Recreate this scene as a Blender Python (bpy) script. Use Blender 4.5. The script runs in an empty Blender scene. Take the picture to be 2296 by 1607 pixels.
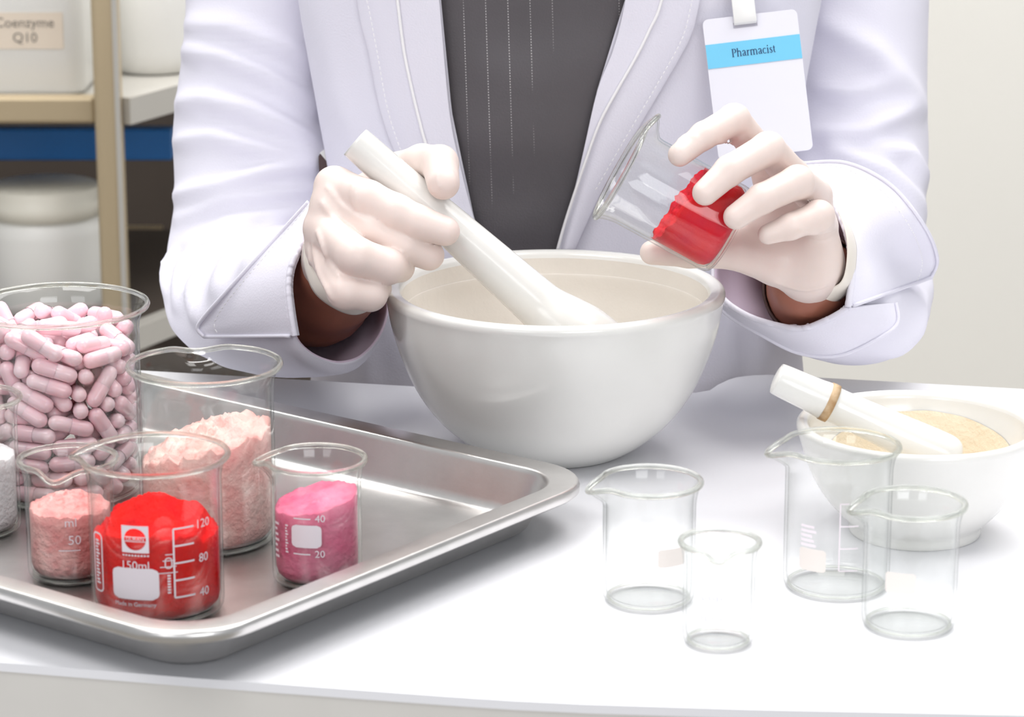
import bpy, bmesh, math, random
import numpy as np
from mathutils import Vector, Matrix, noise
from mathutils.bvhtree import BVHTree

# ------------------------------------------------------------------ camera, light, exposure
TZ = 0.76                      # height of the table top
FPX, PITCH, CAMH = 6500.0, math.radians(15.0), 0.447
scene = bpy.context.scene
col = scene.collection
cam_data = bpy.data.cameras.new('camera')
cam_data.sensor_width = 36.0
cam_data.lens = FPX / 2296.0 * 36.0
cam_data.clip_start = 0.05
cam_data.dof.use_dof = True
cam_data.dof.focus_distance = 1.50
cam_data.dof.aperture_fstop = 17.0
cam = bpy.data.objects.new('camera', cam_data)
cam.location = (0, 0, TZ + CAMH)
cam.rotation_euler = (math.pi / 2 - PITCH, 0, 0)
col.objects.link(cam)
scene.camera = cam

world = bpy.data.worlds.new('world')
scene.world = world
world.use_nodes = True
world.node_tree.nodes['Background'].inputs[0].default_value = (0.95, 0.97, 1.0, 1)
world.node_tree.nodes['Background'].inputs[1].default_value = 0.50


def area_light(name, loc, size, size_y, energy, color, aim):
    d = bpy.data.lights.new(name, 'AREA')
    d.shape = 'RECTANGLE'
    d.size, d.size_y, d.energy, d.color = size, size_y, energy, color
    o = bpy.data.objects.new(name, d)
    o.location = loc
    o.rotation_euler = (Vector(aim) - Vector(loc)).to_track_quat('-Z', 'Y').to_euler()
    col.objects.link(o)
    return o


# ceiling light panels of the room, and soft fill lamps added behind the photographer
area_light('ceiling_panel_light', (0.85, 1.30, 2.66), 1.2, 0.9, 20, (1.0, 0.985, 0.97), (0.75, 1.30, 0))
area_light('ceiling_panel_light.001', (-0.9, 0.55, 2.66), 1.2, 0.9, 23, (1.0, 0.985, 0.97), (-0.9, 0.55, 0))
area_light('ceiling_panel_light.002', (-0.2, 2.35, 2.66), 2.2, 0.6, 50, (1.0, 0.985, 0.97), (-0.2, 2.45, 0))
area_light('front_fill_light', (0.9, -1.45, 1.75), 1.4, 1.2, 25, (0.97, 0.98, 1.0), (0.0, 1.6, 0.85))  # added fill from the front right for surfaces facing the camera
area_light('front_fill_light.001', (-1.3, -1.2, 1.7), 1.0, 1.2, 11, (0.97, 0.98, 1.0), (-0.4, 2.2, 0.8))  # weaker fill added on the left to brighten the shelf jars

vs_ = scene.view_settings
vs_.view_transform = 'Standard'
vs_.look = 'None'
vs_.exposure = -0.12
vs_.gamma = 1.0
vs_.use_curve_mapping = False
scene.cycles.transparent_max_bounces = 40
scene.cycles.use_adaptive_sampling = True
scene.cycles.adaptive_threshold = 0.05
scene.cycles.adaptive_min_samples = 16
scene.cycles.max_bounces = 6
scene.cycles.diffuse_bounces = 3
scene.cycles.transmission_bounces = 6
scene.cycles.glossy_bounces = 3
scene.cycles.caustics_refractive = False
scene.cycles.caustics_reflective = False
scene.cycles.sample_clamp_indirect = 6.0

# ------------------------------------------------------------------ projection helpers (metres)
CAMP = np.array([0, 0, TZ + CAMH])
FW = np.array([0, math.cos(PITCH), -math.sin(PITCH)])
UP = np.array([0, math.sin(PITCH), math.cos(PITCH)])
RT = np.array([1.0, 0, 0])


def ray(u, v):
    return RT * (u - 1148) / FPX - UP * (v - 803.5) / FPX + FW


def W(u, v, d):
    return CAMP + ray(u, v) * d


def onz(u, v, z):
    r = ray(u, v)
    return CAMP + r * ((z - CAMP[2]) / r[2])


def project(p):
    q = np.asarray(p, float) - CAMP
    d = q @ FW
    return 1148 + FPX * (q @ RT) / d, 803.5 - FPX * (q @ UP) / d, d


# ------------------------------------------------------------------ object helpers
def tag(o, label=None, cat=None, group=None, kind=None):
    if label: o['label'] = label
    if cat: o['category'] = cat
    if group: o['group'] = group
    if kind: o['kind'] = kind
    return o


def empty(name, loc, label=None, cat=None, group=None):
    o = bpy.data.objects.new(name, None)
    o.empty_display_size = 0.02
    o.location = loc
    col.objects.link(o)
    return tag(o, label, cat, group)


def mesh(name, verts, faces, mat=None, parent=None, smooth=True, world=False):
    """link a mesh; with world=True the verts are world coordinates and parent is only an owner"""
    me = bpy.data.meshes.new(name)
    me.from_pydata([tuple(map(float, v)) for v in verts], [], faces)
    if smooth:
        me.polygons.foreach_set('use_smooth', [True] * len(me.polygons))
    me.update()
    o = bpy.data.objects.new(name, me)
    if mat: me.materials.append(mat)
    col.objects.link(o)
    if parent:
        o.parent = parent
        if world:
            if parent.type == 'EMPTY':
                o.matrix_parent_inverse = Matrix.Translation(-Vector(parent.location))
    return o


def solidify(o, t, offset=-1.0):
    m = o.modifiers.new('thickness', 'SOLIDIFY')
    m.thickness, m.offset = t, offset
    return o


def bevel(o, w, seg=2):
    m = o.modifiers.new('soft_edges', 'BEVEL')
    m.width, m.segments, m.limit_method = w, seg, 'ANGLE'
    return o


def box_data(x0, x1, y0, y1, z0, z1):
    v = [(x, y, z) for z in (z0, z1) for y in (y0, y1) for x in (x0, x1)]
    f = [(0, 2, 3, 1), (4, 5, 7, 6), (0, 1, 5, 4), (2, 6, 7, 3), (0, 4, 6, 2), (1, 3, 7, 5)]
    return v, f


def box(name, x0, x1, y0, y1, z0, z1, mat, parent=None, bev=0.0):
    o = mesh(name, *box_data(x0, x1, y0, y1, z0, z1), mat, parent, smooth=False)
    if bev: bevel(o, bev)
    return o


def lathe(prof, n=64, deform=None):
    """prof: list of (r, z); r==0 allowed only at the ends"""
    verts, rows = [], []
    for r, z in prof:
        if r < 1e-7:
            rows.append([len(verts)]); verts.append((0, 0, z)); continue
        row = []
        for i in range(n):
            a = 2 * math.pi * i / n
            p = (r * math.cos(a), r * math.sin(a), z)
            if deform: p = deform(r, z, a)
            row.append(len(verts)); verts.append(p)
        rows.append(row)
    faces = []
    for A, B in zip(rows, rows[1:]):
        if len(A) == 1 and len(B) == 1: continue
        for i in range(n):
            j = (i + 1) % n
            if len(A) == 1: faces.append((A[0], B[j], B[i]))
            elif len(B) == 1: faces.append((A[i], A[j], B[0]))
            else: faces.append((A[i], A[j], B[j], B[i]))
    return verts, faces


def tube(points, r, n=8, closed=False, caps=True):
    P = [np.asarray(p, float) for p in points]
    m = len(P)
    rr = r if hasattr(r, '__len__') else [r] * m
    verts, faces = [], []
    ref = None
    for i in range(m):
        a = P[(i - 1) % m] if (closed or i > 0) else P[i]
        b = P[(i + 1) % m] if (closed or i < m - 1) else P[i]
        t = (b - a) / (np.linalg.norm(b - a) + 1e-12)
        if ref is None:
            ref = np.array([0, 0, 1.0]) if abs(t[2]) < 0.9 else np.array([1.0, 0, 0])
        e1 = ref - t * (ref @ t); e1 /= np.linalg.norm(e1) + 1e-12
        e2 = np.cross(t, e1); ref = e1
        for k in range(n):
            an = 2 * math.pi * k / n
            verts.append(P[i] + rr[i] * (math.cos(an) * e1 + math.sin(an) * e2))
    for i in range(m if closed else m - 1):
        for k in range(n):
            a, b = i * n + k, i * n + (k + 1) % n
            c, d = ((i + 1) % m) * n + (k + 1) % n, ((i + 1) % m) * n + k
            faces.append((a, b, c, d))
    if caps and not closed:
        faces.append(tuple(range(n))[::-1])
        faces.append(tuple(range((m - 1) * n, m * n)))
    return verts, faces


def grid_faces(M, N, wrap=False):
    f = []
    for i in range(M - 1):
        for j in range(N if wrap else N - 1):
            k = (j + 1) % N
            f.append((i * N + j, i * N + k, (i + 1) * N + k, (i + 1) * N + j))
    return f


def catmull(P, n):
    """smooth resampling of a polyline (or stack of rings) to n entries"""
    P = np.asarray(P, float)
    m = len(P)
    out = []
    for t in np.linspace(0, m - 1, n):
        i = min(int(t), m - 2); f = t - i
        a, b, c, d = P[max(i - 1, 0)], P[i], P[i + 1], P[min(i + 2, m - 1)]
        out.append(0.5 * (2 * b + (c - a) * f + (2 * a - 5 * b + 4 * c - d) * f * f + (3 * b - a - 3 * c + d) * f ** 3))
    return np.array(out)


# ------------------------------------------------------------------ materials
MATS = {}


def srgb(r, g, b):
    f = lambda c: (c / 255) / 12.92 if c / 255 <= 0.04045 else ((c / 255 + 0.055) / 1.055) ** 2.4
    return (f(r), f(g), f(b), 1.0)


def pmat(name, rgb, rough=0.5, metal=0.0, bump=0.0, bscale=200.0, vary=0.0, vscale=20.0, rgb2=None, coat=0.0, sss=0.0, stretch=None, spec=0.5, transmission=0.0):
    m = bpy.data.materials.new(name)
    m.use_nodes = True
    nt = m.node_tree
    b = nt.nodes['Principled BSDF']
    c = srgb(*rgb)
    b.inputs['Base Color'].default_value = c
    b.inputs['Roughness'].default_value = rough
    b.inputs['Metallic'].default_value = metal
    b.inputs['Coat Weight'].default_value = coat
    b.inputs['Coat Roughness'].default_value = 0.08
    b.inputs['Specular IOR Level'].default_value = spec
    b.inputs['Transmission Weight'].default_value = transmission
    if sss:
        b.inputs['Subsurface Weight'].default_value = sss
        b.inputs['Subsurface Radius'].default_value = (0.004, 0.002, 0.0015)
        b.inputs['Subsurface Scale'].default_value = 1.0
    tc = nt.nodes.new('ShaderNodeTexCoord')
    src = tc.outputs['Object']
    if stretch:
        mp = nt.nodes.new('ShaderNodeMapping')
        mp.inputs['Scale'].default_value = stretch
        nt.links.new(src, mp.inputs[0]); src = mp.outputs[0]
    if vary or rgb2:
        n = nt.nodes.new('ShaderNodeTexNoise')
        n.inputs['Scale'].default_value = vscale
        n.inputs['Detail'].default_value = 6
        nt.links.new(src, n.inputs['Vector'])
        r = nt.nodes.new('ShaderNodeValToRGB')
        r.color_ramp.elements[0].position = 0.35
        r.color_ramp.elements[1].position = 0.65
        c2 = srgb(*rgb2) if rgb2 else tuple(x * (1 - vary) for x in c[:3]) + (1,)
        r.color_ramp.elements[0].color = c2
        r.color_ramp.elements[1].color = c
        nt.links.new(n.outputs['Fac'], r.inputs[0])
        nt.links.new(r.outputs[0], b.inputs['Base Color'])
    if bump:
        n = nt.nodes.new('ShaderNodeTexNoise')
        n.inputs['Scale'].default_value = bscale
        n.inputs['Detail'].default_value = 4
        nt.links.new(src, n.inputs['Vector'])
        bp = nt.nodes.new('ShaderNodeBump')
        bp.inputs['Strength'].default_value = bump
        bp.inputs['Distance'].default_value = 0.002
        nt.links.new(n.outputs['Fac'], bp.inputs['Height'])
        nt.links.new(bp.outputs[0], b.inputs['Normal'])
    MATS[name] = m
    return m


def thin_glass(name, tint=(0.992, 0.996, 0.993), edge=(0.52, 0.56, 0.54), refl=0.85):
    """clear glass wall: lets light straight through, mirrors at grazing angles, absorbs more along its edge"""
    m = bpy.data.materials.new(name)
    m.use_nodes = True
    nt = m.node_tree
    nt.nodes.clear()
    out = nt.nodes.new('ShaderNodeOutputMaterial')
    lw = nt.nodes.new('ShaderNodeLayerWeight')
    lw.inputs['Blend'].default_value = 0.5
    pw = nt.nodes.new('ShaderNodeMath'); pw.operation = 'POWER'; pw.inputs[1].default_value = 4.5
    mu = nt.nodes.new('ShaderNodeMath'); mu.operation = 'MULTIPLY_ADD'
    mu.inputs[1].default_value = 0.75 * refl; mu.inputs[2].default_value = 0.035
    pe = nt.nodes.new('ShaderNodeMath'); pe.operation = 'POWER'; pe.inputs[1].default_value = 8.0
    mixc = nt.nodes.new('ShaderNodeMix'); mixc.data_type = 'RGBA'
    mixc.inputs[6].default_value = tint + (1,); mixc.inputs[7].default_value = edge + (1,)
    tr = nt.nodes.new('ShaderNodeBsdfTransparent')
    gl = nt.nodes.new('ShaderNodeBsdfGlossy'); gl.inputs['Roughness'].default_value = 0.03
    ms = nt.nodes.new('ShaderNodeMixShader')
    L = nt.links.new
    L(lw.outputs['Facing'], pw.inputs[0]); L(pw.outputs[0], mu.inputs[0]); L(mu.outputs[0], ms.inputs[0])
    L(lw.outputs['Facing'], pe.inputs[0]); L(pe.outputs[0], mixc.inputs[0]); L(mixc.outputs[2], tr.inputs[0])
    L(tr.outputs[0], ms.inputs[1]); L(gl.outputs[0], ms.inputs[2]); L(ms.outputs[0], out.inputs[0])
    MATS[name] = m
    return m


def solid_glass(name, rgb):
    m = bpy.data.materials.new(name)
    m.use_nodes = True
    nt = m.node_tree
    nt.nodes.clear()
    out = nt.nodes.new('ShaderNodeOutputMaterial')
    g = nt.nodes.new('ShaderNodeBsdfGlass')
    g.inputs['Color'].default_value = rgb + (1,)
    g.inputs['IOR'].default_value = 1.47
    g.inputs['Roughness'].default_value = 0.0
    t = nt.nodes.new('ShaderNodeBsdfTransparent'); t.inputs[0].default_value = (0.96, 0.975, 0.95, 1)
    mx = nt.nodes.new('ShaderNodeMixShader'); mx.inputs[0].default_value = 0.5
    nt.links.new(t.outputs[0], mx.inputs[1]); nt.links.new(g.outputs[0], mx.inputs[2])
    nt.links.new(mx.outputs[0], out.inputs[0])
    MATS[name] = m
    return m


GLASS = thin_glass('beaker_glass')
GLASS_RIM = solid_glass('beaker_rim_glass', (0.99, 0.995, 0.97))
PORCELAIN = pmat('glazed_porcelain', (231, 230, 226), 0.22, coat=0.35, vary=0.05, vscale=14)
UNGLAZED = pmat('unglazed_porcelain', (233, 227, 218), 0.6, vary=0.05, vscale=25, bump=0.1)
STEEL = pmat('brushed_steel', (224, 222, 220), 0.32, metal=1.0, vary=0.08, vscale=60, bump=0.03, bscale=400)
TABLE_WHITE = pmat('white_laminate', (240, 240, 244), 0.35, spec=0.3)
TABLE_EDGE = pmat('grey_edge_band', (222, 219, 214), 0.5, vary=0.03, vscale=40)
WALL = pmat('cream_wall_paint', (244, 242, 235), 0.8, vary=0.02, vscale=3)
FLOOR = pmat('grey_vinyl_floor', (150, 145, 138), 0.5, vary=0.1, vscale=6)
CEIL = pmat('white_ceiling_paint', (244, 244, 242), 0.9)
RACK = pmat('beige_metal', (196, 178, 146), 0.35, metal=0.35, vary=0.1, vscale=8, stretch=(1, 1, 0.1))
RACK_GREY = pmat('grey_metal', (196, 193, 186), 0.4, metal=0.2)
BLUE = pmat('blue_plastic', (40, 122, 200), 0.4)
DARK = pmat('dark_brown_board', (78, 68, 60), 0.7, vary=0.25, vscale=5)
PLASTIC = pmat('white_plastic', (244, 243, 238), 0.4)
PLASTIC_CREAM = pmat('cream_plastic', (238, 234, 220), 0.4)
PAPER = pmat('cream_paper_label', (236, 222, 204), 0.7)
INK = pmat('grey_ink', (120, 112, 104), 0.7)
ENAMEL = pmat('white_enamel_print', (246, 236, 242), 0.5)
ENAMEL_CLEAR = pmat('faded_beige_print', (240, 232, 226), 0.6)
COAT = pmat('white_coat_cloth', (229, 227, 238), 0.85, bump=0.12, bscale=900, spec=0.2)
PIPING = pmat('white_piping', (246, 245, 246), 0.6)
LINING = pmat('mauve_lining', (206, 190, 208), 0.8)
SKIN = pmat('brown_skin', (160, 100, 80), 0.5, vary=0.1, vscale=40)
GLOVE = pmat('white_latex', (232, 215, 208), 0.42, sss=0.12, bump=0.06, bscale=160, vary=0.03, vscale=60)
GLOVE_THIN = pmat('thin_latex_edge', (238, 231, 220), 0.4, transmission=0.0)
CARD = pmat('white_badge_card', (228, 227, 236), 0.35)
CYAN = pmat('light_blue_band', (112, 200, 236), 0.45)
NAVY = pmat('dark_blue_ink', (14, 52, 104), 0.5)
CLIP = pmat('milky_plastic_strap', (240, 240, 238), 0.35)
STRAP_AND_SHADE = pmat('dark_brown_strap_and_shade', (70, 48, 46), 0.4)  # watch strap, also the dark patch drawn as shade beside the sleeve
CAPSULE = pmat('pale_pink_gelatin', (255, 222, 229), 0.25, sss=0.3, coat=0.3)
CAPSULE_CAP = pmat('pink_gelatin_cap', (255, 212, 221), 0.25, sss=0.3, coat=0.3)
POW_RED = pmat('red_powder', (238, 26, 18), 0.9, bump=0.5, bscale=500, rgb2=(226, 14, 22), vscale=90, spec=0.1)
POW_RED2 = pmat('crimson_powder', (228, 22, 30), 0.9, bump=0.3, bscale=500, rgb2=(212, 22, 52), vscale=60, spec=0.1)
POW_PALE = pmat('pale_pink_powder', (255, 220, 210), 0.9, bump=0.5, bscale=350, rgb2=(255, 186, 179), vscale=70, spec=0.1)
POW_SALMON = pmat('salmon_powder', (252, 190, 184), 0.9, bump=0.6, bscale=400, rgb2=(242, 156, 154), vscale=110, spec=0.1)
POW_HOT = pmat('hot_pink_powder', (242, 146, 172), 0.9, bump=0.4, bscale=400, rgb2=(230, 112, 146), vscale=70, spec=0.1)
POW_WHITE = pmat('white_powder', (246, 242, 244), 0.9, bump=0.4, bscale=400, spec=0.1)
POW_CREAM = pmat('cream_powder', (242, 230, 208), 0.9, bump=0.4, bscale=400, rgb2=(235, 219, 193), vscale=50, spec=0.1)
BAND = pmat('brown_glue_band', (206, 180, 146), 0.6, rgb2=(176, 140, 100), vscale=200)


def blouse_material():
    m = pmat('grey_pinstripe_cloth', (90, 86, 90), 0.45, bump=0.1, bscale=900, vary=0.12, vscale=14)
    nt = m.node_tree
    b = nt.nodes['Principled BSDF']
    base = b.inputs['Base Color'].links[0].from_socket
    tc = nt.nodes.new('ShaderNodeTexCoord')
    sx = nt.nodes.new('ShaderNodeSeparateXYZ')
    nt.links.new(tc.outputs['Object'], sx.inputs[0])

    def math_(op, a, v=None, c=None):
        n = nt.nodes.new('ShaderNodeMath'); n.operation = op
        if isinstance(a, (int, float)): n.inputs[0].default_value = a
        else: nt.links.new(a, n.inputs[0])
        if v is not None:
            if isinstance(v, (int, float)): n.inputs[1].default_value = v
            else: nt.links.new(v, n.inputs[1])
        return n.outputs[0]
    # thread columns 12.6 mm apart, drawn as rows of tiny dots
    sh = math_('ADD', sx.outputs['X'], math_('MULTIPLY', sx.outputs['Z'], 0.03))
    fx = math_('FRACT', math_('DIVIDE', math_('ADD', sh, 1.0), 0.0126))
    line = math_('LESS_THAN', math_('ABSOLUTE', math_('SUBTRACT', fx, 0.5)), 0.018)
    fz = math_('FRACT', math_('DIVIDE', math_('ADD', sx.outputs['Z'], 1.0), 0.0016))
    dot = math_('LESS_THAN', fz, 0.5)
    nz = nt.nodes.new('ShaderNodeTexNoise'); nz.inputs['Scale'].default_value = 18
    nt.links.new(tc.outputs['Object'], nz.inputs['Vector'])
    fade = math_('MULTIPLY', math_('MAXIMUM', math_('SUBTRACT', nz.outputs['Fac'], 0.47), 0.0), 5.0)
    fac = math_('MULTIPLY', math_('MULTIPLY', line, dot), math_('MINIMUM', fade, 0.7))
    mx = nt.nodes.new('ShaderNodeMix'); mx.data_type = 'RGBA'
    nt.links.new(fac, mx.inputs[0]); nt.links.new(base, mx.inputs[6])
    mx.inputs[7].default_value = srgb(225, 222, 222)
    nt.links.new(mx.outputs[2], b.inputs['Base Color'])
    return m


BLOUSE = blouse_material()
# ------------------------------------------------------------------ the room
def struct(name, v, f, mat):
    o = mesh(name, v, f, mat, smooth=False)
    o['kind'] = 'structure'
    return o


RX, RY0, RY1, RZ = 2.3, -1.9, 3.25, 2.7
struct('floor', *box_data(-RX, RX, RY0, RY1, -0.05, 0), FLOOR)
struct('wall_back', *box_data(-RX, RX, RY1, RY1 + 0.05, 0, RZ), WALL)

# ------------------------------------------------------------------ table
def build_table():
    g = lambda u, v: onz(u, v, TZ)
    back_l = [g(620, 848), g(927, 866)]
    dl = (back_l[1] - back_l[0]); dl /= np.linalg.norm(dl)
    back_r = [g(1814, 845), g(2296, 872)]
    dr = (back_r[1] - back_r[0]); dr /= np.linalg.norm(dr)
    pts = [back_l[0] - dl * 0.55, back_l[1], back_l[1] + dl * 0.10]
    notch = catmull([back_l[1] + dl * 0.10, g(1560, 880), g(1610, 862), g(1650, 846), g(1720, 840), back_r[0]], 16)
    pts += list(notch[1:]) + [back_r[1], back_r[1] + dr * 0.35]
    front = [g(2296, 1603) + np.array([0.35, -0.01, 0]), g(2296, 1603), g(1700, 1591), g(1318, 1579), g(1150, 1571), g(1000, 1561), g(435, 1520), g(0, 1485)]
    d2 = front[-1] - front[-2]; d2 /= np.linalg.norm(d2)
    front.append(front[-1] + d2 * 0.42)
    top = [tuple(p) for p in pts + front]
    n = len(top)
    root = empty('work_table', (0.0, 1.35, 0), 'white laminate work table with a grey front edge carrying the mortars and tray', 'table')
    T, th = TZ, 0.045
    verts = [(p[0], p[1], T) for p in top] + [(p[0], p[1], T - 0.004) for p in top]
    faces = [tuple(range(n))[::-1]] + [(i, (i + 1) % n, n + (i + 1) % n, n + i) for i in range(n)] + [tuple(range(n, 2 * n))]
    t = mesh('table_top', verts, faces, TABLE_WHITE, root, smooth=False, world=True)
    # the slab below, set back by a hair, carries the grey edge band
    c = np.mean(np.array(top), axis=0)
    ins = [c + (np.array(p) - c) * 0.9985 for p in top]
    verts = [(p[0], p[1], T - 0.0041) for p in ins] + [(p[0], p[1], T - th) for p in ins]
    e = mesh('edge_band', verts, faces, TABLE_EDGE, root, smooth=False, world=True)
    e['label'] = 'grey edge band below the white top'
    for x, y in ((-0.55, 1.33), (0.5, 1.2), (-0.5, 1.6), (0.5, 1.48)):
        v, f = box_data(x - 0.025, x + 0.025, y - 0.025, y + 0.025, 0, T - th - 0.0002)
        mesh('leg', v, f, RACK_GREY, root, smooth=False, world=True)


build_table()

# ------------------------------------------------------------------ steel tray
TRAY_H = 0.026


def build_tray():
    z = TZ + TRAY_H
    L = lambda a, b: (onz(*a, z), onz(*b, z))
    far, near, left = L((610, 905), (1180, 1018)), L((1270, 1115), (520, 1395)), L((0, 1318), (230, 1385))
    df, dn, dl = far[1] - far[0], near[0] - near[1], left[1] - left[0]
    a1 = math.atan2(df[1], df[0]); a2 = math.atan2(dl[1], dl[0]); a3 = math.atan2(dn[1], dn[0]) - math.pi / 2
    ang = (a1 * 1.0 + a2 * 0.3 + a3 * 1.2) / 2.5
    ex = np.array([math.cos(ang), math.sin(ang), 0]); ey = np.array([-math.sin(ang), math.cos(ang), 0])
    mid = lambda s: (s[0] + s[1]) / 2
    x1 = mid(near) @ ex                 # near-right side
    y1 = (far[0] * 0.35 + far[1] * 0.65) @ ey
    y0 = mid(left) @ ey
    x0 = x1 - 0.42
    cx, cy = (x0 + x1) / 2, (y0 + y1) / 2
    hx, hy = (x1 - x0) / 2, (y1 - y0) / 2
    c = ex * cx + ey * cy
    root = empty('steel_tray', (c[0], c[1], TZ), 'rectangular stainless steel tray holding the filled beakers', 'tray')
    root.rotation_euler = (0, 0, ang)

    def loop(ins, zz, rad, n=10):
        pts = []
        ax, ay = hx - ins, hy - ins
        for sx, sy, a0 in ((1, 1, 0), (-1, 1, 90), (-1, -1, 180), (1, -1, 270)):
            for k in range(n + 1):
                a = math.radians(a0 + 90 * k / n)
                pts.append((sx * (ax - rad) + rad * math.cos(a), sy * (ay - rad) + rad * math.sin(a), zz))
        return pts
    h = TRAY_H
    prof = [(0.0012, h - 0.0062, 0.036), (0.0, h - 0.005, 0.036), (0.0, h - 0.0022, 0.036), (0.0006, h - 0.0006, 0.036), (0.002, h, 0.035),
            (0.0125, h - 0.0004, 0.028), (0.0140, h - 0.0014, 0.027), (0.0150, h - 0.0035, 0.026), (0.0205, 0.0075, 0.024), (0.0220, 0.0045, 0.023),
            (0.0240, 0.0026, 0.021), (0.0270, 0.0018, 0.019), (0.042, 0.0018, 0.014)]
    rows = [loop(*p) for p in prof]
    N = len(rows[0])
    verts = [p for r in rows for p in r]
    faces = grid_faces(len(rows), N, wrap=True)
    faces.append(tuple(range((len(rows) - 1) * N, len(rows) * N)))
    t = mesh('tray_pan', verts, faces, STEEL, root)
    solidify(t, 0.0009, -1.0)
    m = t.modifiers.new('wn', 'WEIGHTED_NORMAL')
    return root


build_tray()
FLOOR_TRAY = TZ + 0.0019

# ------------------------------------------------------------------ beakers
def text_mesh_data(txt, size, align='CENTER'):
    cu = bpy.data.curves.new('txt', 'FONT')
    cu.body, cu.size, cu.align_x, cu.align_y = txt, size, align, 'CENTER'
    cu.resolution_u = 3
    o = bpy.data.objects.new('txt', cu)
    col.objects.link(o)
    dg = bpy.context.evaluated_depsgraph_get()
    me = bpy.data.meshes.new_from_object(o.evaluated_get(dg))
    V = [(v.co.x, v.co.y) for v in me.vertices]
    F = [tuple(p.vertices) for p in me.polygons]
    bpy.data.objects.remove(o); bpy.data.curves.remove(cu); bpy.data.meshes.remove(me)
    return V, F


class Print:
    """flat marks laid on a cylinder: s runs round the wall in metres, z up"""
    def __init__(self): self.v, self.f = [], []

    def add(self, V, F, s=0, z=0, rot=0):
        k = len(self.v); c, q = math.cos(rot), math.sin(rot)
        self.v += [(s + c * x - q * y, z + q * x + c * y) for x, y in V]
        self.f += [tuple(i + k for i in f) for f in F]
        return self

    def rect(self, s0, s1, z0, z1):
        n = max(1, int(abs(s1 - s0) / 0.0015))
        V = [(s0 + (s1 - s0) * i / n, z) for i in range(n + 1) for z in (z0, z1)]
        return self.add(V, [(2 * i, 2 * i + 2, 2 * i + 3, 2 * i + 1) for i in range(n)])

    def rrect(self, s, z, w, h, r, t=None):
        """filled rounded box, or its outline of width t"""
        if t is None:
            rows = 14
            V, F = [], []
            for i in range(rows + 1):
                y = -h / 2 + h * i / rows
                dy = max(0.0, abs(y) - (h / 2 - r))
                hw = w / 2 - (r - math.sqrt(max(0, r * r - dy * dy)))
                for j in range(13): V.append((-hw + 2 * hw * j / 12, y))
            return self.add(V, grid_faces(rows + 1, 13), s, z)
        def lp(w, h, r):
            out = []
            for sx, sy, a0 in ((1, 1, 0), (-1, 1, 90), (-1, -1, 180), (1, -1, 270)):
                for k in range(7):
                    a = math.radians(a0 + 15 * k)
                    out.append((sx * (w / 2 - r) + r * math.cos(a), sy * (h / 2 - r) + r * math.sin(a)))
            return out
        A, B = lp(w, h, r), lp(w - 2 * t, h - 2 * t, max(r - t, 1e-4))
        n = len(A)
        return self.add(A + B, [(i, (i + 1) % n, n + (i + 1) % n, n + i) for i in range(n)], s, z)

    def text(self, txt, s, z, size, rot=0, align='CENTER'):
        return self.add(*text_mesh_data(txt, size, align), s, z, rot)

    def build(self, name, mat, parent, r, front):
        V = [(r * math.cos(front + s / r), r * math.sin(front + s / r), z) for s, z in self.v]
        return mesh(name, V, self.f, mat, parent, smooth=False)


def beaker(label, c, r, h, spout, mats=(None, None), group=None, sp=0.0055, name='glass_beaker'):
    """low-form glass beaker: body wall with base, beaded rim drawn out into a spout (spout = direction in degrees)"""
    root = empty(name, c, label, 'beaker', group)
    sa = math.radians(spout)
    t = 0.0013

    def deform(rr, z, a):
        d = (a - sa + math.pi) % (2 * math.pi) - math.pi
        g = min(1, max(0, (z - (h - 0.011)) / 0.011)); g = g * g * (3 - 2 * g)
        w = math.exp(-(d / 0.26) ** 2)
        q = math.exp(-((abs(d) - 0.55) / 0.22) ** 2)
        rad = rr + g * (sp * w - 0.0009 * q)
        return (rad * math.cos(a), rad * math.sin(a), z - g * w * sp * 0.5)
    prof = [(0, 0.0008), (r - 0.006, 0.0008), (r - 0.0045, 0.0), (r - 0.0028, 0.0001), (r - 0.0012, 0.0009), (r - 0.0003, 0.0025), (r, 0.005)]
    prof += [(r, 0.005 + (h - 0.017) * k / 4) for k in range(1, 5)]
    fl = 0.118 * r
    prof += [(r + 0.05 * fl, h - 0.0095), (r + 0.22 * fl, h - 0.0065), (r + 0.52 * fl, h - 0.0036), (r + 0.86 * fl, h - 0.0016), (r + fl, h - 0.0008)]
    prof += [(r + fl - 0.001, h - 0.0002), (r + 0.86 * fl - t, h - 0.0009), (r + 0.50 * fl - t, h - 0.0029), (r + 0.20 * fl - t, h - 0.006), (r + 0.04 * fl - t, h - 0.0095), (r - t, h - 0.0125)]
    prof += [(r - t, 0.007), (r - t - 0.0004, 0.0042), (r - t - 0.002, 0.0026), (r - t - 0.004, 0.0022), (0, 0.0022)]
    v, f = lathe(prof, 72, deform)
    b = mesh('glass_wall', v, f, mats[0] or GLASS, root)
    pts = []
    for i in range(96):
        a = 2 * math.pi * i / 96
        pts.append(deform(r + fl - 0.0004, h - 0.0006, a))
    v, f = tube(pts, 0.0014, 8, closed=True)
    mesh('rim', v, f, mats[1] or GLASS_RIM, root)
    pts = [((r - 0.0026) * math.cos(2 * math.pi * i / 64), (r - 0.0026) * math.sin(2 * math.pi * i / 64), 0.00175) for i in range(64)]
    v, f = tube(pts, 0.0007, 6, closed=True)
    mesh('base_ring', v, f, mats[1] or GLASS_RIM, root)
    root['r'], root['h'] = r, h
    return root


def cyl_center(ul, ur, vb, z0):
    """centre of an upright cylinder from its two side edges and front base pixel"""
    p = onz((ul + ur) / 2, vb, z0)
    r = 0.03
    for _ in range(20):
        c = p + np.array([0, r, 0])
        r = (ur - ul) / 2 / FPX * project(c)[2]
    return c, r


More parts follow.
